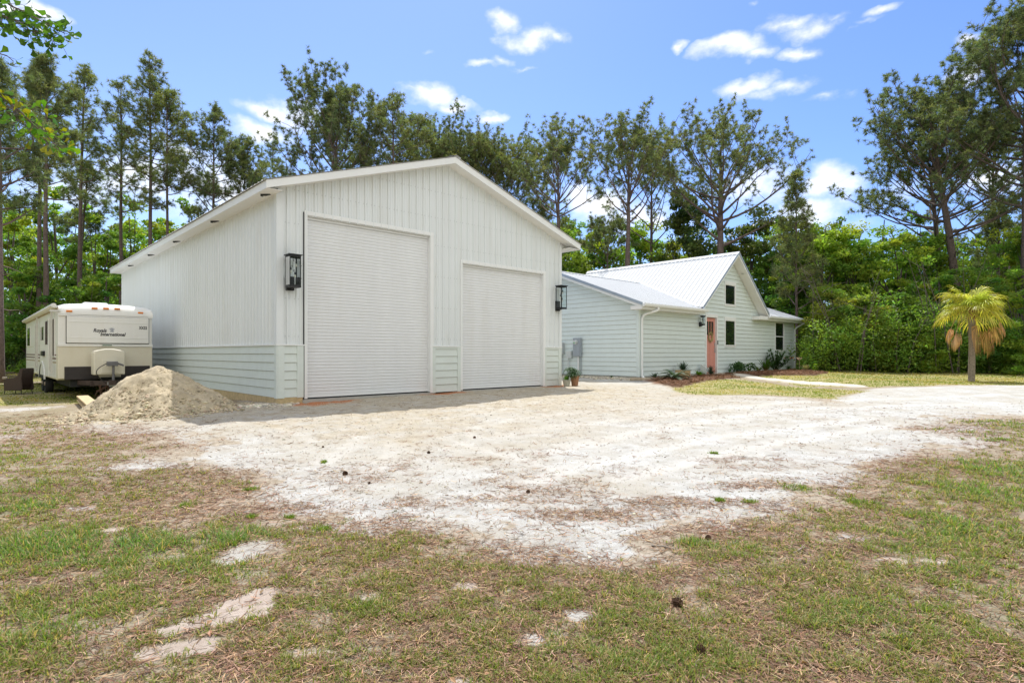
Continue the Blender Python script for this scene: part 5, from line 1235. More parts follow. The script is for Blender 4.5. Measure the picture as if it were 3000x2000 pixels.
na, nr = len(ang), len(rr); M = masks(GX, GY); TR = tracks(GX, GY); GZ = gnd_z(GX, GY, M)
idx = np.arange(na*nr).reshape(nr, na); nx_ = np.roll(idx, -1, 1)
f = np.stack([idx[:-1], idx[1:], nx_[1:], nx_[:-1]], -1).reshape(-1, 4)
mb = MB(); mb.add(np.stack([GX, GY, GZ], -1).reshape(-1, 3), f); mb.add([(0, 0, float(gz(0, 0)))], np.zeros((0, 3), int))
mb.Fq.append(np.stack([idx[0], nx_[0], np.full(na, na*nr)], -1)); mb.mi.append((na, 0))
def gmat():
    m = bpy.data.materials.new('ground_sand_grass_litter'); m.use_nodes = True; nt = m.node_tree; N = nt.nodes; L = nt.links; b = N['Principled BSDF']
    b.inputs['Roughness'].default_value = .95; b.inputs['Specular IOR Level'].default_value = .15
    tc = N.new('ShaderNodeTexCoord')
    def noise(s, d=6, r=.65):
        n = N.new('ShaderNodeTexNoise'); n.inputs['Scale'].default_value = s; n.inputs['Detail'].default_value = d; n.inputs['Roughness'].default_value = r; L.new(tc.outputs['Object'], n.inputs['Vector']); return n.outputs['Fac']
    def ramp(fac, c0, c1, p0=.35, p1=.65):
        r = N.new('ShaderNodeValToRGB'); L.new(fac, r.inputs[0]); r.color_ramp.elements[0].position = p0; r.color_ramp.elements[1].position = p1
        r.color_ramp.elements[0].color = tuple(c0)+(1,) if len(c0) == 3 else c0; r.color_ramp.elements[1].color = tuple(c1)+(1,); return r.outputs[0]
    def mix(fac, a, b_, t='MIX'):
        x = N.new('ShaderNodeMixRGB'); x.blend_type = t
        if isinstance(fac, float): x.inputs[0].default_value = fac
        else: L.new(fac, x.inputs[0])
        L.new(a, x.inputs[1]); 
        if isinstance(b_, tuple): x.inputs[2].default_value = b_+(1,)
        else: L.new(b_, x.inputs[2])
        return x.outputs[0]
    def attr(n):
        a = N.new('ShaderNodeAttribute'); a.attribute_name = n; s = N.new('ShaderNodeSeparateColor'); L.new(a.outputs['Color'], s.inputs[0]); return s.outputs, a.outputs['Alpha']
    (sand, lit, green), _ = attr('ma'); (tan, clay, mulch), _ = attr('mb'); (lawn, path, gravel), _ = attr('mc'); (bare, wood, trk), _ = attr('md')
    soil = ramp(noise(14), (.24,.195,.135), (.44,.385,.30))
    soil = mix(ramp(noise(60, 3), (0,0,0), (1,1,1), .5, .62), soil, (.46,.38,.29))
    gl = ramp(noise(40, 4), (.08,.11,.03), (.17,.17,.06)); 
    def mul(a, k):
        x = N.new('ShaderNodeMath'); x.operation = 'MULTIPLY'; x.use_clamp = True; L.new(a, x.inputs[0])
        if isinstance(k, float): x.inputs[1].default_value = k
        else: L.new(k, x.inputs[1])
        return x.outputs[0]
    c = mix(mul(green, .55), soil, gl)
    c = mix(bare, c, ramp(noise(9), (.40,.325,.265), (.52,.44,.37)))
    s = ramp(noise(3.5, 8, .7), (.385,.375,.34), (.545,.545,.515), .3, .6)
    s = mix(ramp(noise(85, 3, .6), (0,0,0), (1,1,1), .57, .66), s, (.36,.30,.22))
    s = mix(ramp(noise(160, 2, .6), (0,0,0), (1,1,1), .60, .70), s, (.16,.12,.09))
    vo = N.new('ShaderNodeTexVoronoi'); vo.inputs['Scale'].default_value = 42; L.new(tc.outputs['Object'], vo.inputs['Vector'])
    s = mix(ramp(vo.outputs['Distance'], (1,1,1), (0,0,0), .10, .16), s, (.60,.58,.53))
    s = mix(mul(ramp(noise(.9, 7, .7), (0,0,0), (1,1,1), .44, .60), .6), s, (.40,.36,.285))
    s = mix(mul(trk, .55), s, (.57,.555,.51))
    tn = ramp(noise(5, 8, .7), (.30,.25,.175), (.48,.425,.325), .3, .65); tn = mix(ramp(noise(90, 3), (0,0,0), (1,1,1), .55, .66), tn, (.3,.24,.16))
    nm = mul(tan, ramp(noise(2.2, 7, .7), (.35,.35,.35), (1,1,1), .34, .56))
    s = mix(nm, s, tn)
    c = mix(sand, c, s)
    ll = ramp(noise(55, 5, .7), (.16,.085,.045), (.34,.205,.12))
    lf = mul(lit, ramp(noise(26, 6, .75), (0,0,0), (1,1,1), .44, .60))
    c = mix(lf, c, ll)
    lw = ramp(noise(2.2, 7, .7), (.22,.24,.07), (.38,.32,.15), .34, .58); lw = mix(ramp(noise(30, 4), (0,0,0), (1,1,1), .5, .7), lw, (.22,.2,.06))
    c = mix(lawn, c, lw)
    c = mix(clay, c, ramp(noise(25), (.36,.14,.06), (.50,.23,.12)))
    c = mix(gravel, c, ramp(noise(30, 4), (.30,.27,.23), (.60,.56,.50)))
    c = mix(mulch, c, ramp(noise(40, 5), (.11,.055,.03), (.25,.135,.08)))
    c = mix(path, c, ramp(noise(12), (.52,.48,.40), (.58,.54,.47)))
    c = mix(wood, c, ramp(noise(12), (.05,.04,.02), (.12,.09,.045)))
    L.new(c, b.inputs['Base Color'])
    bp = N.new('ShaderNodeBump'); bp.inputs['Strength'].default_value = .8; bp.inputs['Distance'].default_value = .02
    n2 = noise(38, 8, .75); L.new(n2, bp.inputs['Height']); L.new(bp.outputs[0], b.inputs['Normal']); return m
ground = mb.build('ground', gmat(), None, True); tag(ground, kind='structure', label='sandy ground with patchy grass, pine litter and a white sand drive')
z1 = np.zeros_like(GX)
for nm_, ks in (('ma', ('sand','lit','green')), ('mb', ('tan','clay','mulch')), ('mc', ('lawn','path','gravel')), ('md', ('bare','wood',None))):
    arr = np.stack([(M[k] if k else TR).ravel() for k in ks]+[np.ones(na*nr)], -1); arr = np.concatenate([arr, np.zeros((1, 4))])
    at = ground.data.color_attributes.new(nm_, 'FLOAT_COLOR', 'POINT'); at.data.foreach_set('color', arr.astype(np.float32).ravel())

# ---- scattered blades and straw
def sample(n, r0, r1, p, rg, amax=52):
    # density falls as r**-p on the ground
    q = 2-p; u = rg.uniform(0, 1, n)
    r = (r0**q+u*(r1**q-r0**q))**(1/q) if abs(q) > 1e-6 else r0*(r1/r0)**u
    a = rg.uniform(-amax, amax, n)*math.pi/180; return r*np.sin(a), r*np.cos(a), r
def blades(name, x, y, z, n, L, W, lean, m, rg, colf, parent=None):
    N = len(x); a = rg.uniform(0, 6.28, (N, n)); rad = rg.uniform(0, 1, (N, n))*L[:, None]*.45
    bx = x[:, None]+np.cos(a)*rad; by = y[:, None]+np.sin(a)*rad; bz = np.repeat(z[:, None], n, 1)-.004
    l = L[:, None]*rg.uniform(.5, 1.15, (N, n)); le = np.clip(lean+rg.normal(0, .22, (N, n)), .1, 1.35); a2 = a+rg.normal(0, .8, (N, n))
    hx_, hy_ = np.cos(a2), np.sin(a2); wx, wy = -hy_, hx_; w = W[:, None]*rg.uniform(.7, 1.2, (N, n))*.5
    def P(t, bend):
        s = l*t; e = le*(1+bend*t); return np.stack([bx+hx_*s*np.sin(e), by+hy_*s*np.sin(e), bz+s*np.cos(np.minimum(e, 1.5))+.001], -1)
    wv = np.stack([wx*w, wy*w, np.zeros_like(w)], -1); p0 = P(0, 0); p1 = P(.55, .15); p2 = P(1, .35)
    V = np.stack([p0-wv, p0+wv, p1-wv*.85, p1+wv*.85, p2], 2).reshape(-1, 3); k = N*n; i = np.arange(k)[:, None]*5
    col = colf(N, n); col = np.repeat(col.reshape(-1, 3), 5, 0); mb = MB(); mb.add(V, i+np.array([[0, 1, 3, 2]]), col)
    mb.Fq.append(i+np.array([[2, 3, 4]])); mb.mi.append((k, 0)); return mb.build(name, m, parent, False, True)
rg = np.random.default_rng(300)
gm_ = leafmat('grass_blades', (.22,.27,.055), trans=.45, rough=.5)
x, y, r = sample(170000, 1.5, 15, 1.9, rg); Mg = masks(x, y); clump = sstep(.38, .66, vnoise(x*7, y*7, 71)*.6+vnoise(x*17, y*17, 72)*.4); pr = np.clip(Mg['green'], 0, 1)*(.25+1.25*clump)*(.8+.35*Mg['lush']); ok = rg.uniform(0, 1, len(x)) < pr; x, y, r = x[ok], y[ok], r[ok]; lush = Mg['lush'][ok]
zg_ = gnd_z(x, y)
def gcol(N, n, lush=lush):
    t = rg.uniform(.55, 1.35, (N, n)); d = rg.uniform(0, 1, (N, n)); dry = (d < .30)[..., None]
    g = np.stack([t*(1.0-.28*lush[:, None]), t*(1.0+.03*lush[:, None]), t*.85], -1); br = np.stack([t*2.0, t*1.25, t*2.6], -1); return np.where(dry, br, g)
L_ = (.022+.030*rg.uniform(0, 1, len(x))+.05*lush*rg.uniform(.3, 1, len(x)))*(1+r*.03); W_ = (.0028+.0006*r)
tag(blades('grass', x, y, zg_, 6, L_, W_, .75, gm_, rg, gcol), 'patchy green grass growing through the sandy foreground', 'grass', kind='stuff'); print('grass tufts', len(x))
# tall separate tufts
tx_, ty_, ll_ = [], [], []
for cx, cy, rx, ry, w in WT:
    n = 34; tx_ += list(rg.normal(cx, rx*.6, n)); ty_ += list(rg.normal(cy, min(ry, rx)*.7, n)); ll_ += list(rg.uniform(.4, 1.1, n)*min(.11, max(.05, rx*.5)))
x, y = np.array(tx_), np.array(ty_)
def tcol(N, n): t = rg.uniform(.6, 1.3, (N, n)); return np.stack([t*.85, t*1.0, t*.7], -1)
tag(blades('grass_tufts', x, y, gnd_z(x, y), 8, np.array(ll_), np.full(len(x), .005), .5, gm_, rg, tcol), 'scattered taller grass tufts standing alone in the sand', 'grass', kind='stuff')
# lawn
x, y, r = sample(150000, 14, 46, 1.0, rg, 48); Mg = masks(x, y); ok = (rg.uniform(0, 1, len(x)) < Mg['lawn']*.9); x, y, r = x[ok], y[ok], r[ok]; nn_ = fbm(x*.8, y*.8, 61, 4)
def lcol(N, n): 
    t = rg.uniform(.6, 1.25, (N, n)); yl = sstep(.42, .60, nn_)[:, None]; return np.stack([t*(1.05+1.0*yl), t*(1.05+.35*yl), t*(.8+1.0*yl)], -1)
tag(blades('lawn_grass', x, y, gnd_z(x, y), 3, .02+.035*rg.uniform(0, 1, len(x)), .004+.0006*r, .5, gm_, rg, lcol), 'short yellowing lawn in front of the house and behind the trailer', 'grass', kind='stuff'); print('lawn', len(x))
# pine straw
def straw(name, x, y, z, L, W, rg, m, tint, tilt=.18):
    N = len(x); a = rg.uniform(0, 6.28, N); el = rg.normal(0, tilt, N); d = np.stack([np.cos(a)*np.cos(el), np.sin(a)*np.cos(el), np.abs(np.sin(el))], -1); w = np.stack([-np.sin(a), np.cos(a), rg.normal(0, .4, N)], -1)*W[:, None]*.5
    c = np.stack([x, y, z+.003+rg.uniform(0, .008, N)], -1); cv_ = np.stack([-np.sin(a), np.cos(a), 0*a], -1)*(rg.normal(0, .12, N)*L)[:, None]; p0 = c-d*L[:, None]*.5; p1 = c+cv_; p2 = c+d*L[:, None]*.5
    p0[:, 2] = np.maximum(p0[:, 2], z+.002); V = np.stack([p0-w, p0+w, p1-w, p1+w, p2-w, p2+w], 1).reshape(-1, 3); i = np.arange(N)[:, None]*6
    col = np.repeat(tint, 6, 0); mb = MB(); mb.add(V, i+np.array([[0, 1, 3, 2]]), col); mb.Fq.append(i+np.array([[2, 3, 5, 4]])); mb.mi.append((N, 0)); return mb.build(name, m, None, False, True)
sm = leafmat('dry_straw', (.29,.18,.105), trans=.1, rough=.8)
x, y, r = sample(330000, 1.5, 17, 1.9, rg); Mg = masks(x, y); pr = Mg['lit']*.62+.024*Mg['sand']*(1-Mg['tan']*.5)+.10*(1-Mg['sand'])*(1-Mg['bare']); pr *= (1-Mg['lawn']); ok = rg.uniform(0, 1, len(x)) < pr; x, y, r = x[ok], y[ok], r[ok]
t = rg.uniform(.35, 1.2, len(x)); pale = rg.uniform(0, 1, len(x)) < .25*(r < 7); T_ = np.stack([t, t*rg.uniform(.8, 1.05, len(x)), t*rg.uniform(.75, 1.1, len(x))], -1); T_[pale] = T_[pale]*np.array([1.9, 2.2, 2.3])
tag(straw('pine_straw', x, y, gnd_z(x, y), rg.uniform(.03, .11, len(x)), .0020+.0004*r, rg, sm, T_), 'brown fallen pine straw and dry stems littering the ground', 'pine straw', kind='stuff'); print('straw', len(x))
# mulch straw
x = np.concatenate([rg.uniform(5, 22, 160000)]); y = rg.uniform(17, 34, 160000); Mg = masks(x, y); ok = Mg['mulch'] > .4; x, y = x[ok], y[ok]; t = rg.uniform(.5, 1.4, len(x))
if len(x): tag(straw('mulch', x, y, gnd_z(x, y)+.01, rg.uniform(.10, .22, len(x)), np.full(len(x), .012), rg, leafmat('reddish_straw_mulch', (.22,.115,.065), trans=.1, rough=.8), np.stack([t, t, t], -1), .35), 'reddish pine straw mulch over the flower beds', 'mulch', kind='stuff'); print('mulch', len(x))
# dry leaves
x, y, r = sample(2600, 1.5, 12, 1.7, rg); Mg = masks(x, y); ok = (rg.uniform(0, 1, len(x)) < .05+.9*(1-Mg['sand'])*(.35+Mg['lit'])); x, y, r = x[ok], y[ok], r[ok]; N = len(x); a = rg.uniform(0, 6.28, N); s = rg.uniform(.009, .024, N); z = gnd_z(x, y)+.006
e1 = np.stack([np.cos(a), np.sin(a), rg.normal(0, .25, N)], -1)*s[:, None]; e2 = np.stack([-np.sin(a), np.cos(a), rg.normal(0, .35, N)], -1)*s[:, None]*.5; c = np.stack([x, y, z+.004], -1); up = np.array((0, 0, .3))*s[:, None]
mb = MB(); t = rg.uniform(.5, 1.3, (N, 1)); V = np.stack([c-e1, c-e2+up, c+e1, c+e2+up], 1).reshape(-1, 3); mb.add(V, np.arange(4*N).reshape(-1, 4), np.repeat(np.concatenate([t, t*rg.uniform(.8, 1, (N, 1)), t*.85], 1), 4, 0))
tag(mb.build('fallen_leaves', leafmat('dry_tan_leaves', (.40,.27,.16), trans=.15, rough=.7), None, False, True), 'small dry tan leaves scattered over the foreground', 'leaves', kind='stuff')
# pebbles on the drive
x, y, r = sample(42000, 2, 20, 1.6, rg); Mg = masks(x, y); ok = rg.uniform(0, 1, len(x)) < Mg['sand']*(.45+.55*Mg['tan']); x, y, r = x[ok], y[ok], r[ok]; s = rg.gamma(2, .0022, len(x))+.002+.00025*r
mpeb = mat('drive_pebbles', (.50,.45,.36), .9, tint=True, var=.15)
tag(scatter_rocks('pebbles', np.stack([x, y, gnd_z(x, y)+s*.15], -1), s, mpeb, 8, (.45, 1.3)), 'small pebbles strewn over the white sand drive', 'gravel', kind='stuff'); print('pebbles', len(x))
x = np.concatenate([rg.uniform(-8, -3.5, 16000), rg.uniform(-1, 5.5, 50000)]); y = np.concatenate([rg.uniform(12, 15.5, 16000), rg.uniform(20, 31, 50000)]); Mg = masks(x, y); ok = rg.uniform(0, 1, len(x)) < Mg['gravel']*.9; x, y = x[ok], y[ok]; s = rg.gamma(2.2, .0085, len(x))+.008
tag(scatter_rocks('gravel', np.stack([x, y, gnd_z(x, y)+s*.2], -1), s, mpeb, 9, (.6, 1.5)), 'grey gravel by the garage corner and along the house wall', 'gravel', kind='stuff'); print('gravel', len(x))
# pine cones
def cone_mesh(rg):
    v = []; f = []; mb = MB(); mb.lathe([(.001, -.045), (.014, -.04), (.018, 0), (.012, .03), (.001, .045)], sides=8)
    for k in range(70):
        a = k*2.4; t = k/70; z = -.04+.085*t; r = .012; R_1 = .034*math.sin(math.pi*min(.95, t*.8+.22)); d = np.array((math.cos(a), math.sin(a), .35)); w = np.array((-math.sin(a), math.cos(a), 0))*.009
        p = np.array((math.cos(a)*r, math.sin(a)*r, z)); q = p+d*R_1; mb.add([p-w*.5, p+w*.5, q+w, q+np.array((0, 0, .006)), q-w], [(0,1,2,3,4)])
    return mb
c0 = None; crg = np.random.default_rng(4)
CN = [(793,1090,'large open pine cone lying on white sand in front of the larger roller door',1.2),(848,1113,'small pine cone just right of the large open one on the sand',.6),(985,1041,'pine cone on the pale wheel tracks below the middle pillar of the garage',.9),(1090,1004,'far pine cone on the drive below the smaller roller door',.9),(742,1027,'flattened pine cone among the tan tracks left of the drive middle',.7),(1213,1131,'dark pine cone at the upper edge of the brown litter streak',.8),(1556,1393,'biggest pine cone resting in thin grass, right half of the foreground',1.25),(1608,1497,'pine cone sunk in the grass nearest the lower edge',1.15),(1627,1236,'brown pine cone at the tip of the grass tongue by the sand',.9)]
for i, (px_, py_, lb, s) in enumerate(CN):
    s *= .55; X, Y, _ = gd(px_, py_); Z = float(gnd_z(np.array([X]), np.array([Y]))[0])
    if c0 is None: o = cone_mesh(crg).build('pine_cone', MT['cone']); c0 = o
    else: o = c0.copy(); C.objects.link(o)
    o.location = (X, Y, Z+.022*s); o.rotation_euler = (R(crg.uniform(60, 100)), crg.uniform(-.3, .3), crg.uniform(0, 6.28)); o.scale = (s, s, s); tag(o, lb, 'pine cone', 'pine cones on the ground')
for (x0_, y0_), (x1_, y1_), lb in (((400,1321),(442,1303),'thin grey twig lying across grass at the lower left'), ((1496,1253),(1548,1262),'pale thin twig at the edge of sand and the grass tongue'), ((1825,1270),(1850,1258),'short pale twig in litter right of the grass tongue'), ((1588,1370+145),(1600,1535),'short bleached stick in grass near the lower edge')):
    A1 = gd(x0_, y0_); B1 = gd(x1_, y1_); p = np.array(A1); q = np.array(B1); p[2] = gnd_z(p[:1], p[1:2])[0]; q[2] = gnd_z(q[:1], q[1:2])[0]; m_ = (p+q)/2+np.array((.01, .01, .012)); mb = MB()
    mb.tube([p+np.array((0, 0, .006)), m_, q+np.array((0, 0, .008))], [.006, .005, .003], 6); mb.tube([m_, m_+(q-p)*.3+np.array((.02, .03, .01))], [.003, .0015], 5); tag(mb.build('twig', mat('weathered_twig', (.30,.25,.2), .9, var=.2), None, True), lb, 'twig')

# ================================================================ GARDEN
def at_src(u, v):
    X, Y, _ = ground_at(u, v)
    if 1880 < u < 2330:
        Yf = plane_x(u, HA, .45)[1]
        if Y > Yf: X, Y = (u-1500)/F*Yf, Yf
    return X, Y, float(gnd_z(np.array([X]), np.array([Y]))[0])
def rosette(mb, n, L, w, e0, e1, droop, col, rg, c=(0,0,0), segs=5, fold=0.0, var=.25):
    for k in range(n):
        q = k/max(1, n-1); el = e0+(e1-e0)*q+rg.normal(0, .08); az = k*2.4+rg.uniform(-.2, .2); Lk = L*rg.uniform(.8, 1.15)*(1-.25*q)
        h = np.array((math.cos(az), math.sin(az), 0)); sd = np.array((-math.sin(az), math.cos(az), 0)); p = np.array(c, float); P = [p.copy()]
        for s in range(segs): p = p+(h*math.cos(el)+np.array((0, 0, math.sin(el))))*Lk/segs; el -= droop/segs; P.append(p.copy())
        V = []; cc = []; t_ = rg.uniform(1-var, 1+var)
        for s in range(segs+1): ww = w*(math.sin(math.pi*min(1, .25+.75*s/segs))**.7 if s < segs else 0)*.5+.0008; V += [P[s]-sd*ww, P[s]+sd*ww]; cc += [np.array(col)*t_]*2
        mb.add(V, [(2*s, 2*s+1, 2*s+3, 2*s+2) for s in range(segs)], np.array(cc))
PM = {'g': leafmat('garden_plant_leaves', (.06,.12,.035), trans=.3), 'b': leafmat('blue_green_leaves', (.075,.12,.07), trans=.2), 'y': leafmat('light_green_leaves', (.20,.32,.05), trans=.4)}
def plant(name, label, u, v, fn, mk='g', cat='plant', group='plants in the front flower beds', z=None, extra=None):
    X, Y, Z = at_src(u, v); rg = np.random.default_rng(int(u)); root = empty(name, (X, Y, Z if z is None else z)); tag(root, label, cat, group)
    mb = MB(); fn(mb, rg, Y/F); mb.build('foliage', PM[mk], root, False, True)
    if extra: extra(root, rg, Y/F)
    return root
zs = lambda px, py: (1550+px/2.6133, 650+py/2.6133)
def bush(n, w, h, nl, size, tint=(1,1,1)):
    def fn(mb, rg, px):
        c = np.stack([rg.normal(0, w*.38, n)*px, rg.normal(0, w*.3, n)*px, rg.uniform(.15, .85, n)*h*px], -1); leaves(mb, c, np.full(n, w*.22*px), nl, size, rg, tint, .8)
        for k in range(9): q = c[k % n]; mb.tube([(0, 0, -.02), q*.5, q], [.012, .01, .004], 4, False, (.9, .6, .6))
    return fn
u, v = zs(962, 1185); plant('spiky_plant', 'small dark spiky plant next to the left downspout', u, v, lambda mb, rg, px: rosette(mb, 46, 27*px, 2.2*px, .1, 1.4, .4, (.75, .75, .8), rg), 'b')
def sago(mb, rg, px, L, n=15):
    for k in range(n):
        az = k*2.4; el = .25+.8*(k/n); Lk = L*px*rg.uniform(.8, 1.1); h = np.array((math.cos(az), math.sin(az), 0)); sd = np.array((-math.sin(az), math.cos(az), 0)); p = np.array((0, 0, .05)); P = [p]; e = el
        for s in range(9): p = p+(h*math.cos(e)+np.array((0, 0, math.sin(e))))*Lk/9; e -= .13; P.append(p)
        P = np.array(P); t_ = rg.uniform(.7, 1.3); mb.tube(P, np.linspace(.012, .004, 10), 4, False, (t_*1.1, t_, t_*.7))
        for s in np.linspace(.12, 1, 34):
            i = min(8, int(s*9)); q = P[i]+(P[i+1]-P[i])*(s*9-i); d = norm(P[i+1]-P[i]); ll = Lk*.26*math.sin(math.pi*min(.97, s*.85+.12))
            for sg in (-1, 1):
                t = q+(sd*sg*.85+d*.55+np.array((0, 0, .22)))*ll; mb.add([q-d*.012, q+d*.012, t], [(0,1,2)], (t_, t_, t_))
u, v = zs(1115, 1218); plant('sago_palm', 'spreading sago palm with arching blue green fronds in front of the wood planter', u, v, lambda mb, rg, px: sago(mb, rg, px, 52), 'b')
u, v = zs(1178, 1188)
X, Y, Z = at_src(u, v); px = Y/F
e = empty('wooden_planter', (X, Y, Z-.03), TH+.05); tag(e, 'square raw wood planter box left of the pink door', 'planter'); mpl = mat('planter_boards', (.50,.36,.19), .75, var=.2, scale=7, streak=False)
w_ = 16*px; h_ = 24*px
for nm, (a0, a1, b0, b1) in {'f': (-w_, w_, -w_, -w_+.03), 'b': (-w_, w_, w_-.03, w_), 'l': (-w_, -w_+.03, -w_+.03, w_-.03), 'r': (w_-.03, w_, -w_+.03, w_-.03)}.items():
    mb = MB(); [mb.box(a0, a1, b0, b1, k*h_/3+.003, (k+1)*h_/3-.003) for k in range(3)]; bev(mb.build('side_board', mpl, e), .004)
mb = MB(); mb.box(-w_+.03, w_-.03, -w_+.03, w_-.03, h_*.3, h_*.85); mb.build('soil', MT['dark'], e)
r_ = plant('yucca', 'dark blue green yucca growing out of the wooden planter', u, v, lambda mb, rg, px: rosette(mb, 60, 36*px, 2.6*px, .2, 1.45, .15, (.75, .8, .9), rg), 'b', z=Z+h_*.85)
r_.location = (X, Y, Z+h_*.82)
def flowers(col, n, w, h, s=.025):
    def fn(root, rg, px):
        m_ = MB()
        for k in range(n):
            p = np.array((rg.normal(0, w)*px, rg.normal(0, w*.4)*px, h*px*rg.uniform(.6, 1)))
            for j in range(5): a = j*1.257; q = p+np.array((math.cos(a), math.sin(a), .3))*s; t = np.array((-math.sin(a), math.cos(a), 0))*s*.5; m_.add([p, (p+q)/2-t, q, (p+q)/2+t], [(0,1,2,3)])
        m_.build('flower', mat('flower_petals', col, .6), root)
    return fn
u, v = zs(1300, 1188); plant('canna', 'light green broad leaved plant with low pink flowers left of the door', u, v, lambda mb, rg, px: rosette(mb, 18, 24*px, 8*px, .5, 1.4, .6, (.7, .9, .6), rg), 'y', extra=flowers((.8,.22,.22), 26, 22, 5))
u, v = zs(1392, 1172); plant('grass_lily', 'dark grassy rosette in front of the pink door', u, v, lambda mb, rg, px: rosette(mb, 60, 40*px, 1.6*px, .3, 1.5, .5, (.6, .6, .65), rg), 'b')
u, v = zs(1600, 1150); plant('shrub', 'round dark green shrub under the lower gable window', u, v, bush(26, 42, 34, 60, .045, (.8, .95, .9)), 'g')
u, v = zs(1683, 1148); plant('agave', 'small agave rosette right of the round shrub', u, v, lambda mb, rg, px: (rosette(mb, 26, 26*px, 3*px, .1, 1.2, .3, (.8, .9, .6), rg), leaves(mb, np.array([(.15, .1, .35)]), np.array([.2]), 200, .03, rg, (1,1.1,.6))), 'g')
u, v = zs(1755, 1148); plant('yellow_plant', 'pale yellow green arching plant left of the brown clump', u, v, lambda mb, rg, px: rosette(mb, 14, 30*px, 6*px, .3, 1.3, 1.0, (1.4, 1.1, .5), rg), 'g')
u, v = zs(1812, 1146); plant('fan_palm', 'young fan palm with brown dead skirt beside the big oleander', u, v, lambda mb, rg, px: (rosette(mb, 30, 48*px, 5*px, 1.0, 1.5, .4, (1.0, 1.1, .5), rg), rosette(mb, 50, 26*px, 2.4*px, .6, 1.4, .2, (2.2, .8, .7), rg)), 'g')
def oleander(mb, rg, px):
    for k in range(34):
        az = rg.uniform(0, 6.28); el = rg.uniform(.55, 1.5); L = rg.uniform(36, 64)*px; pts, d = bend_path((0, 0, 0), (math.cos(az)*math.cos(el), math.sin(az)*math.cos(el), math.sin(el)), L, 6, rg, .12, .1); mb.tube(pts, np.linspace(.014, .005, 6), 4, False, (.9, .7, .7))
        for p in pts[2:]: rosette(mb, 13, 12*px, 1.6*px, .0, 1.3, .4, (.85, 1.0, .9), rg, p, 2)
u, v = zs(1885, 1140); plant('oleander', 'largest feathery oleander bush under the right window', u, v, oleander, 'g')
def aloe(root, rg, px):
    m_ = MB(); s_ = MB()
    for dx in (-3, 4): s_.tube([(0, 0, 0), (dx*px*.6, 0, 18*px), (dx*2.4*px, 0, 36*px)], [.008, .006, .005], 4); [m_.add([np.array((dx*2.4*px, 0, 36*px))+np.array((0, 0, 0)), np.array((dx*2.4*px+math.cos(a)*.09, math.sin(a)*.06, 36*px+.02)), np.array((dx*2.4*px+math.cos(a)*.10, math.sin(a)*.06, 36*px-.06))], [(0,1,2)]) for a in np.linspace(0, 6.2, 14)]
    s_.build('stem', MT['bark2'], root); m_.build('flower', mat('coral_flowers', (.75,.2,.1), .6), root)
u, v = zs(1985, 1140); plant('aloe', 'aloe with two tall coral flower stalks by the right downspout', u, v, lambda mb, rg, px: rosette(mb, 24, 20*px, 2.2*px, .2, 1.3, .3, (.8, 1, .6), rg), 'g', extra=aloe)
def dried(root, rg, px):
    m_ = MB(); m_.tube([(0, 0, 0), (.02, 0, 16*px), (.0, 0, 32*px)], [.012, .01, .007], 5)
    for k in range(9): a = rg.uniform(0, 6.28); m_.tube([(0, 0, 30*px), (math.cos(a)*.13, math.sin(a)*.1, 38*px)], [.005, .02], 5)
    m_.build('dry_stalk', mat('dry_flower_stalk', (.42,.30,.2), .9), root)
u, v = zs(2068, 1145); plant('agave', 'agave with a dry branching tan stalk right of the house corner', u, v, lambda mb, rg, px: rosette(mb, 26, 22*px, 3*px, .2, 1.2, .4, (1, 1.1, .6), rg), 'g', extra=dried)
u, v = zs(2118, 1148); plant('dry_grass_clump', 'straw coloured upright clump at the right end of the flower bed', u, v, lambda mb, rg, px: rosette(mb, 40, 24*px, 2*px, .9, 1.5, .3, (4.5, 2.1, 3.5), rg), 'g')
u, v = zs(2182, 1152); plant('sprout', 'bright lime green sprout at the very end of the bed', u, v, lambda mb, rg, px: [rosette(mb, 6, 11*px, 8*px, .2, 1.3, .5, (1.2, 1.2, .6), rg, (px*k*1.2, 0, px*k*6)) for k in range(4)], 'y')
u, v = zs(632, 1198); plant('weed', 'tiny green weed in the gravel at the foot of the side wall', u, v, lambda mb, rg, px: rosette(mb, 30, 10*px, 1.4*px, .3, 1.4, .4, (.9, 1, .6), rg), 'g', group=None)
# pale box behind the canna
u, v = zs(1300, 1150); X, Y, Z = at_src(u, v+4); mb = MB(); mb.add([(-.16, -.12, 0), (.16, -.12, 0), (.16, .12, 0), (-.16, .12, 0), (-.16, -.12, .22), (.16, -.12, .16), (.16, .12, .28), (-.16, .12, .36)], [(3,2,1,0), (4,5,6,7), (0,1,5,4), (1,2,6,5), (2,3,7,6), (3,0,4,7)])
o = bev(mb.build('utility_cover', MT['palebox']), .01); o.location = hl(hx(u)+.0, -.28, Z+.15); o.rotation_euler.z = TH; tag(o, 'small pale sloped utility box against the house wall left of the door', 'utility box')
# splash block
u, v = zs(872, 1215); X, Y, Z = at_src(u, v); mb = MB(); mb.box(-.45, .45, -.12, .12, 0, .05); mb.box(-.45, .45, .12, .16, 0, .09); mb.box(-.45, .45, -.16, -.12, 0, .08); o = bev(mb.build('splash_block', mat('weathered_plank', (.42,.35,.26), .9, var=.2)), .006)
o.location = (X, Y, Z+.01); o.rotation_euler.z = -.35; tag(o, 'weathered splash block lying under the left downspout', 'splash block')
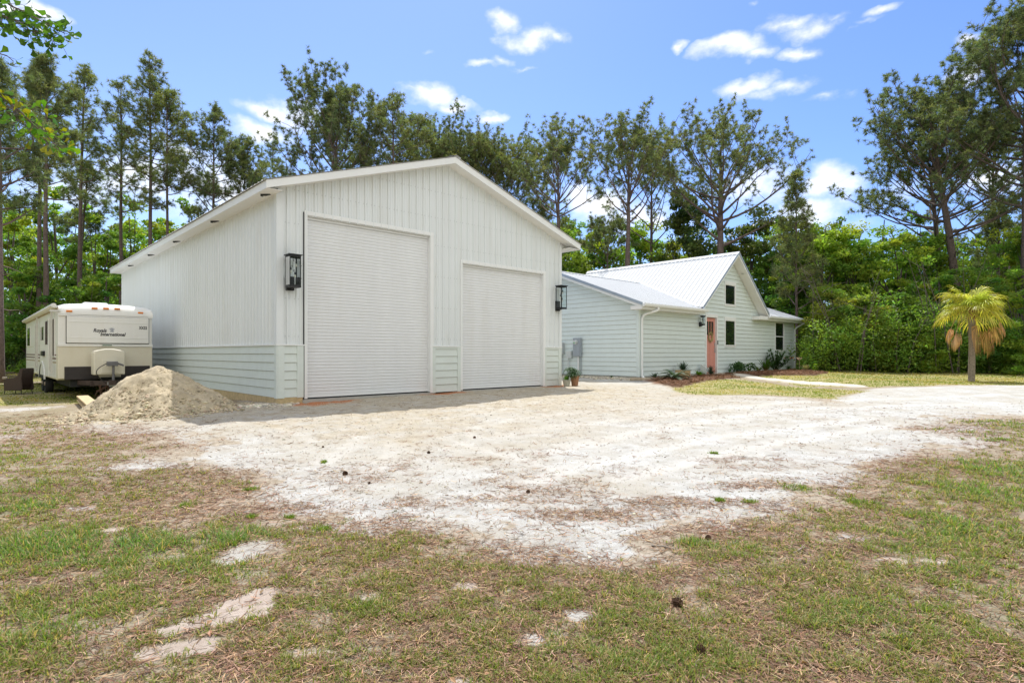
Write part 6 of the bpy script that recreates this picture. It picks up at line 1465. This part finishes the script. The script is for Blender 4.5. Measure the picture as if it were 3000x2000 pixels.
# pots
def pot(name, label, u, v, rpx, hpx, m, flare=.8):
    X, Y, Z = at_src(u, v); px = Y/F; r, h = rpx*px, hpx*px; e = empty(name, (X, Y, Z)); tag(e, label, 'flower pot', 'flower pots at the garage corner')
    mb = MB(); mb.lathe([(.001, 0), (r*flare*.8, 0), (r*.94, h*.85), (r, h*.86), (r, h), (r*.88, h), (r*.85, h*.8), (.001, h*.8)], sides=28); mb.build('pot_body', m, e, False)
    mb = MB(); mb.lathe([(.001, h*.86), (r*.86, h*.84)], sides=20); mb.build('soil', MT['dark'], e); return (X, Y, Z+h*.85), px
(zp, px) = pot('flower_pot', 'brown clay pot at the garage corner holding the large trailing plant', 1684, 1130, 13.5, 30, MT['terracotta'])
root = empty('spider_plant', zp); tag(root, 'large mop of trailing dark green leaves in the brown clay pot', 'plant'); mb = MB(); rg = np.random.default_rng(8)
for k in range(4): rosette(mb, 60, 32*px, 2.6*px, .5, 1.5, 2.4, (.7, .9, .7), rg, (rg.normal(-.06, .05), rg.normal(0, .05), .02+.07*k), 6)
mb.build('foliage', PM['g'], root, False, True)
(zp, px) = pot('flower_pot', 'small grey pot in front of the brown clay pot', 1660, 1131, 12.5, 20, MT['greypot'])
root = empty('aloe', zp); tag(root, 'small aloe with orange tipped leaves in the small grey pot', 'plant'); mb = MB()
rosette(mb, 34, 20*px, 3.0*px, .0, 1.4, -.3, (1.4, 1.5, .6), rg); mb.build('foliage', PM['g'], root, False, True)

# ================================================================ SKY, SUN, CAMERA
SUN_EL, SUN_AZ = R(61), R(-2)            # azimuth from +Y, clockwise
w = bpy.data.worlds.new('World'); sc.world = w; w.use_nodes = True; nt = w.node_tree; N = nt.nodes; L = nt.links; bg = N['Background']
sk = N.new('ShaderNodeTexSky'); sk.sky_type = 'NISHITA'; sk.sun_disc = False; sk.sun_elevation = SUN_EL; sk.sun_rotation = SUN_AZ; sk.air_density = 1.0; sk.dust_density = .6; sk.ozone_density = 2.0
tc = N.new('ShaderNodeTexCoord'); sep = N.new('ShaderNodeSeparateXYZ'); L.new(tc.outputs['Generated'], sep.inputs[0])
def mth(op, a, b=None, c=None, clamp=False):
    x = N.new('ShaderNodeMath'); x.operation = op; x.use_clamp = clamp
    for i, q in enumerate((a, b, c)):
        if q is None: continue
        if isinstance(q, (int, float)): x.inputs[i].default_value = q
        else: L.new(q, x.inputs[i])
    return x.outputs[0]
az = mth('ARCTAN2', sep.outputs[0], sep.outputs[1]); el = mth('ARCSINE', sep.outputs[2])
no = N.new('ShaderNodeTexNoise'); no.inputs['Scale'].default_value = 13; no.inputs['Detail'].default_value = 9; no.inputs['Roughness'].default_value = .62; mp = N.new('ShaderNodeMapping'); mp.inputs['Scale'].default_value = (1, 1, 1.5); L.new(tc.outputs['Generated'], mp.inputs[0]); L.new(mp.outputs[0], no.inputs['Vector'])
cmb = N.new('ShaderNodeCombineXYZ'); L.new(az, cmb.inputs[0]); L.new(el, cmb.inputs[1])
no2 = N.new('ShaderNodeTexNoise'); no2.inputs['Scale'].default_value = 16; no2.inputs['Detail'].default_value = 4; L.new(mp.outputs[0], no2.inputs['Vector'])
wv = N.new('ShaderNodeVectorMath'); wv.operation = 'MULTIPLY_ADD'; L.new(no2.outputs['Color'], wv.inputs[0]); wv.inputs[1].default_value = (.07, .05, 0); L.new(cmb.outputs[0], wv.inputs[2])
wv2 = N.new('ShaderNodeVectorMath'); wv2.operation = 'SUBTRACT'; L.new(wv.outputs[0], wv2.inputs[0]); wv2.inputs[1].default_value = (.035, .025, 0)
def daz(u, v): x = (u-1500)/F; z = (HOR-v)/F; return math.atan2(x, 1), math.atan2(z, math.hypot(1, x))
CL = [(1165,45,38,26,1),(1230,85,80,28,1.1),(1290,90,30,20,.9),(1110,145,45,10,.7),(1150,138,30,12,.7),(1200,155,42,9,.6),(1548,103,24,12,.8),(1670,108,85,26,1.1),(1740,118,50,18,.8),(1800,55,60,18,.7),(1870,62,70,22,.8),(1905,40,60,14,.6),(1850,112,60,20,.9),(1990,50,60,14,.5),(2035,18,60,12,.7),(1960,70,40,10,.5),(1720,195,70,22,1),(1790,205,100,24,1),(1890,225,60,16,.7),(985,215,55,28,1.1),(1035,245,60,12,.8),(945,205,30,12,.7),(1128,265,40,14,.9),(625,250,75,26,1.1),(690,270,60,40,.9),(600,305,80,26,1.0),(430,345,120,30,.7),(300,400,160,60,.9),(480,430,140,70,.9),(150,430,150,60,.8),(90,20,70,26,1.1),(10,10,50,20,1),(1380,465,70,45,1.0),(1480,500,120,50,.8),(1760,440,120,60,.8),(1900,415,70,45,1.1),(1870,480,150,60,.9),(2215,95,45,22,1.1),(2240,170,60,40,.9),(1350,440,50,40,.8),(2300,400,90,60,.8),(2050,440,90,40,.6),(980,130,25,8,.4),(2180,62,22,9,.5),(1745,10,20,8,.5)]
tot = None
for x_, y_, rx, ry, wt in CL:
    a0, e0 = daz(x_*K, y_*K); a1, _ = daz((x_+rx)*K, y_*K); _, e1 = daz(x_*K, (y_-ry)*K)
    s = N.new('ShaderNodeVectorMath'); s.operation = 'SUBTRACT'; L.new(wv2.outputs[0], s.inputs[0]); s.inputs[1].default_value = (a0, e0, 0)
    m_ = N.new('ShaderNodeVectorMath'); m_.operation = 'MULTIPLY'; L.new(s.outputs[0], m_.inputs[0]); m_.inputs[1].default_value = (1/abs(a1-a0)/.93, 1/abs(e1-e0)/.93, 0)
    l = N.new('ShaderNodeVectorMath'); l.operation = 'LENGTH'; L.new(m_.outputs[0], l.inputs[0])
    g = mth('MULTIPLY_ADD', l.outputs['Value'], -.62*wt, wt, False); g = mth('MAXIMUM', g, 0.0); tot = g if tot is None else mth('MAXIMUM', tot, g)
cov = mth('ADD', tot, mth('MULTIPLY_ADD', no.outputs['Fac'], 1.7, -.85)); cov = mth('MULTIPLY', cov, mth('MINIMUM', mth('MULTIPLY', tot, 5.0), 1.0))
mr = N.new('ShaderNodeMapRange'); mr.interpolation_type = 'SMOOTHSTEP'; mr.inputs['From Min'].default_value = .12; mr.inputs['From Max'].default_value = 1.15; L.new(cov, mr.inputs['Value'])
SKY_MUL = (1.0, 1.0, 1.0); CLOUD = 6.0
hs = N.new('ShaderNodeMixRGB'); hs.blend_type = 'MULTIPLY'; hs.inputs[0].default_value = 1; L.new(sk.outputs[0], hs.inputs[1]); hs.inputs[2].default_value = SKY_MUL+(1,)
# unseen white cloud added overhead and behind the viewpoint to brighten the near walls
bk = mth('MULTIPLY_ADD', sep.outputs[2], .8, mth('MULTIPLY_ADD', sep.outputs[0], .38, mth('MULTIPLY', sep.outputs[1], -.92))); bk = mth('ADD', bk, mth('MULTIPLY_ADD', no.outputs['Fac'], .9, -.45))
mb2 = N.new('ShaderNodeMapRange'); mb2.interpolation_type = 'SMOOTHSTEP'; mb2.inputs['From Min'].default_value = .22; mb2.inputs['From Max'].default_value = .75; L.new(bk, mb2.inputs['Value'])
cl_ = mth('MAXIMUM', mr.outputs[0], mth('MULTIPLY', mb2.outputs[0], .92))
rgt = N.new('ShaderNodeMapRange'); rgt.interpolation_type = 'SMOOTHSTEP'; rgt.inputs['From Min'].default_value = -.9; rgt.inputs['From Max'].default_value = 1.1; L.new(mth('ADD', sep.outputs[0], sep.outputs[2]), rgt.inputs['Value'])
gr_c = N.new('ShaderNodeMixRGB'); L.new(rgt.outputs[0], gr_c.inputs[0]); gr_c.inputs[1].default_value = (.82, .85, .97, 1); gr_c.inputs[2].default_value = (.50, .62, .93, 1); L.new(gr_c.outputs[0], hs.inputs[2])
mx = N.new('ShaderNodeMixRGB'); L.new(cl_, mx.inputs[0]); L.new(hs.outputs[0], mx.inputs[1]); mx.inputs[2].default_value = (CLOUD*1.0, CLOUD*.995, CLOUD*.98, 1)
L.new(mx.outputs[0], bg.inputs['Color']); bg.inputs['Strength'].default_value = .15
w.cycles.sampling_method = 'MANUAL'; w.cycles.sample_map_resolution = 512
ld = bpy.data.lights.new('sun', 'SUN'); ld.energy = 3.5; ld.angle = R(.5); ld.color = (1, .97, .925); lo = bpy.data.objects.new('sun', ld); C.objects.link(lo)
sd = Vector((math.sin(SUN_AZ)*math.cos(SUN_EL), math.cos(SUN_AZ)*math.cos(SUN_EL), math.sin(SUN_EL))); lo.rotation_euler = sd.to_track_quat('Z', 'Y').to_euler(); lo.location = (0, 0, 30)
cd = bpy.data.cameras.new('camera'); cam = bpy.data.objects.new('camera', cd); C.objects.link(cam); cam.location = (0, 0, CAMZ); cam.rotation_euler = (R(90), 0, 0)
cd.sensor_width = 36; cd.lens = F/3000*36; cd.shift_y = 34/3000; cd.clip_end = 2000; cd.clip_start = .05; sc.camera = cam
vs = sc.view_settings; vs.view_transform = 'Standard'; vs.look = 'None'; vs.exposure = 0.58; vs.gamma = 1
sc.cycles.max_bounces = 7; sc.cycles.transparent_max_bounces = 12; sc.cycles.diffuse_bounces = 4; sc.cycles.caustics_reflective = False; sc.cycles.caustics_refractive = False
sc.cycles.use_denoising = True; sc.cycles.sample_clamp_indirect = 6
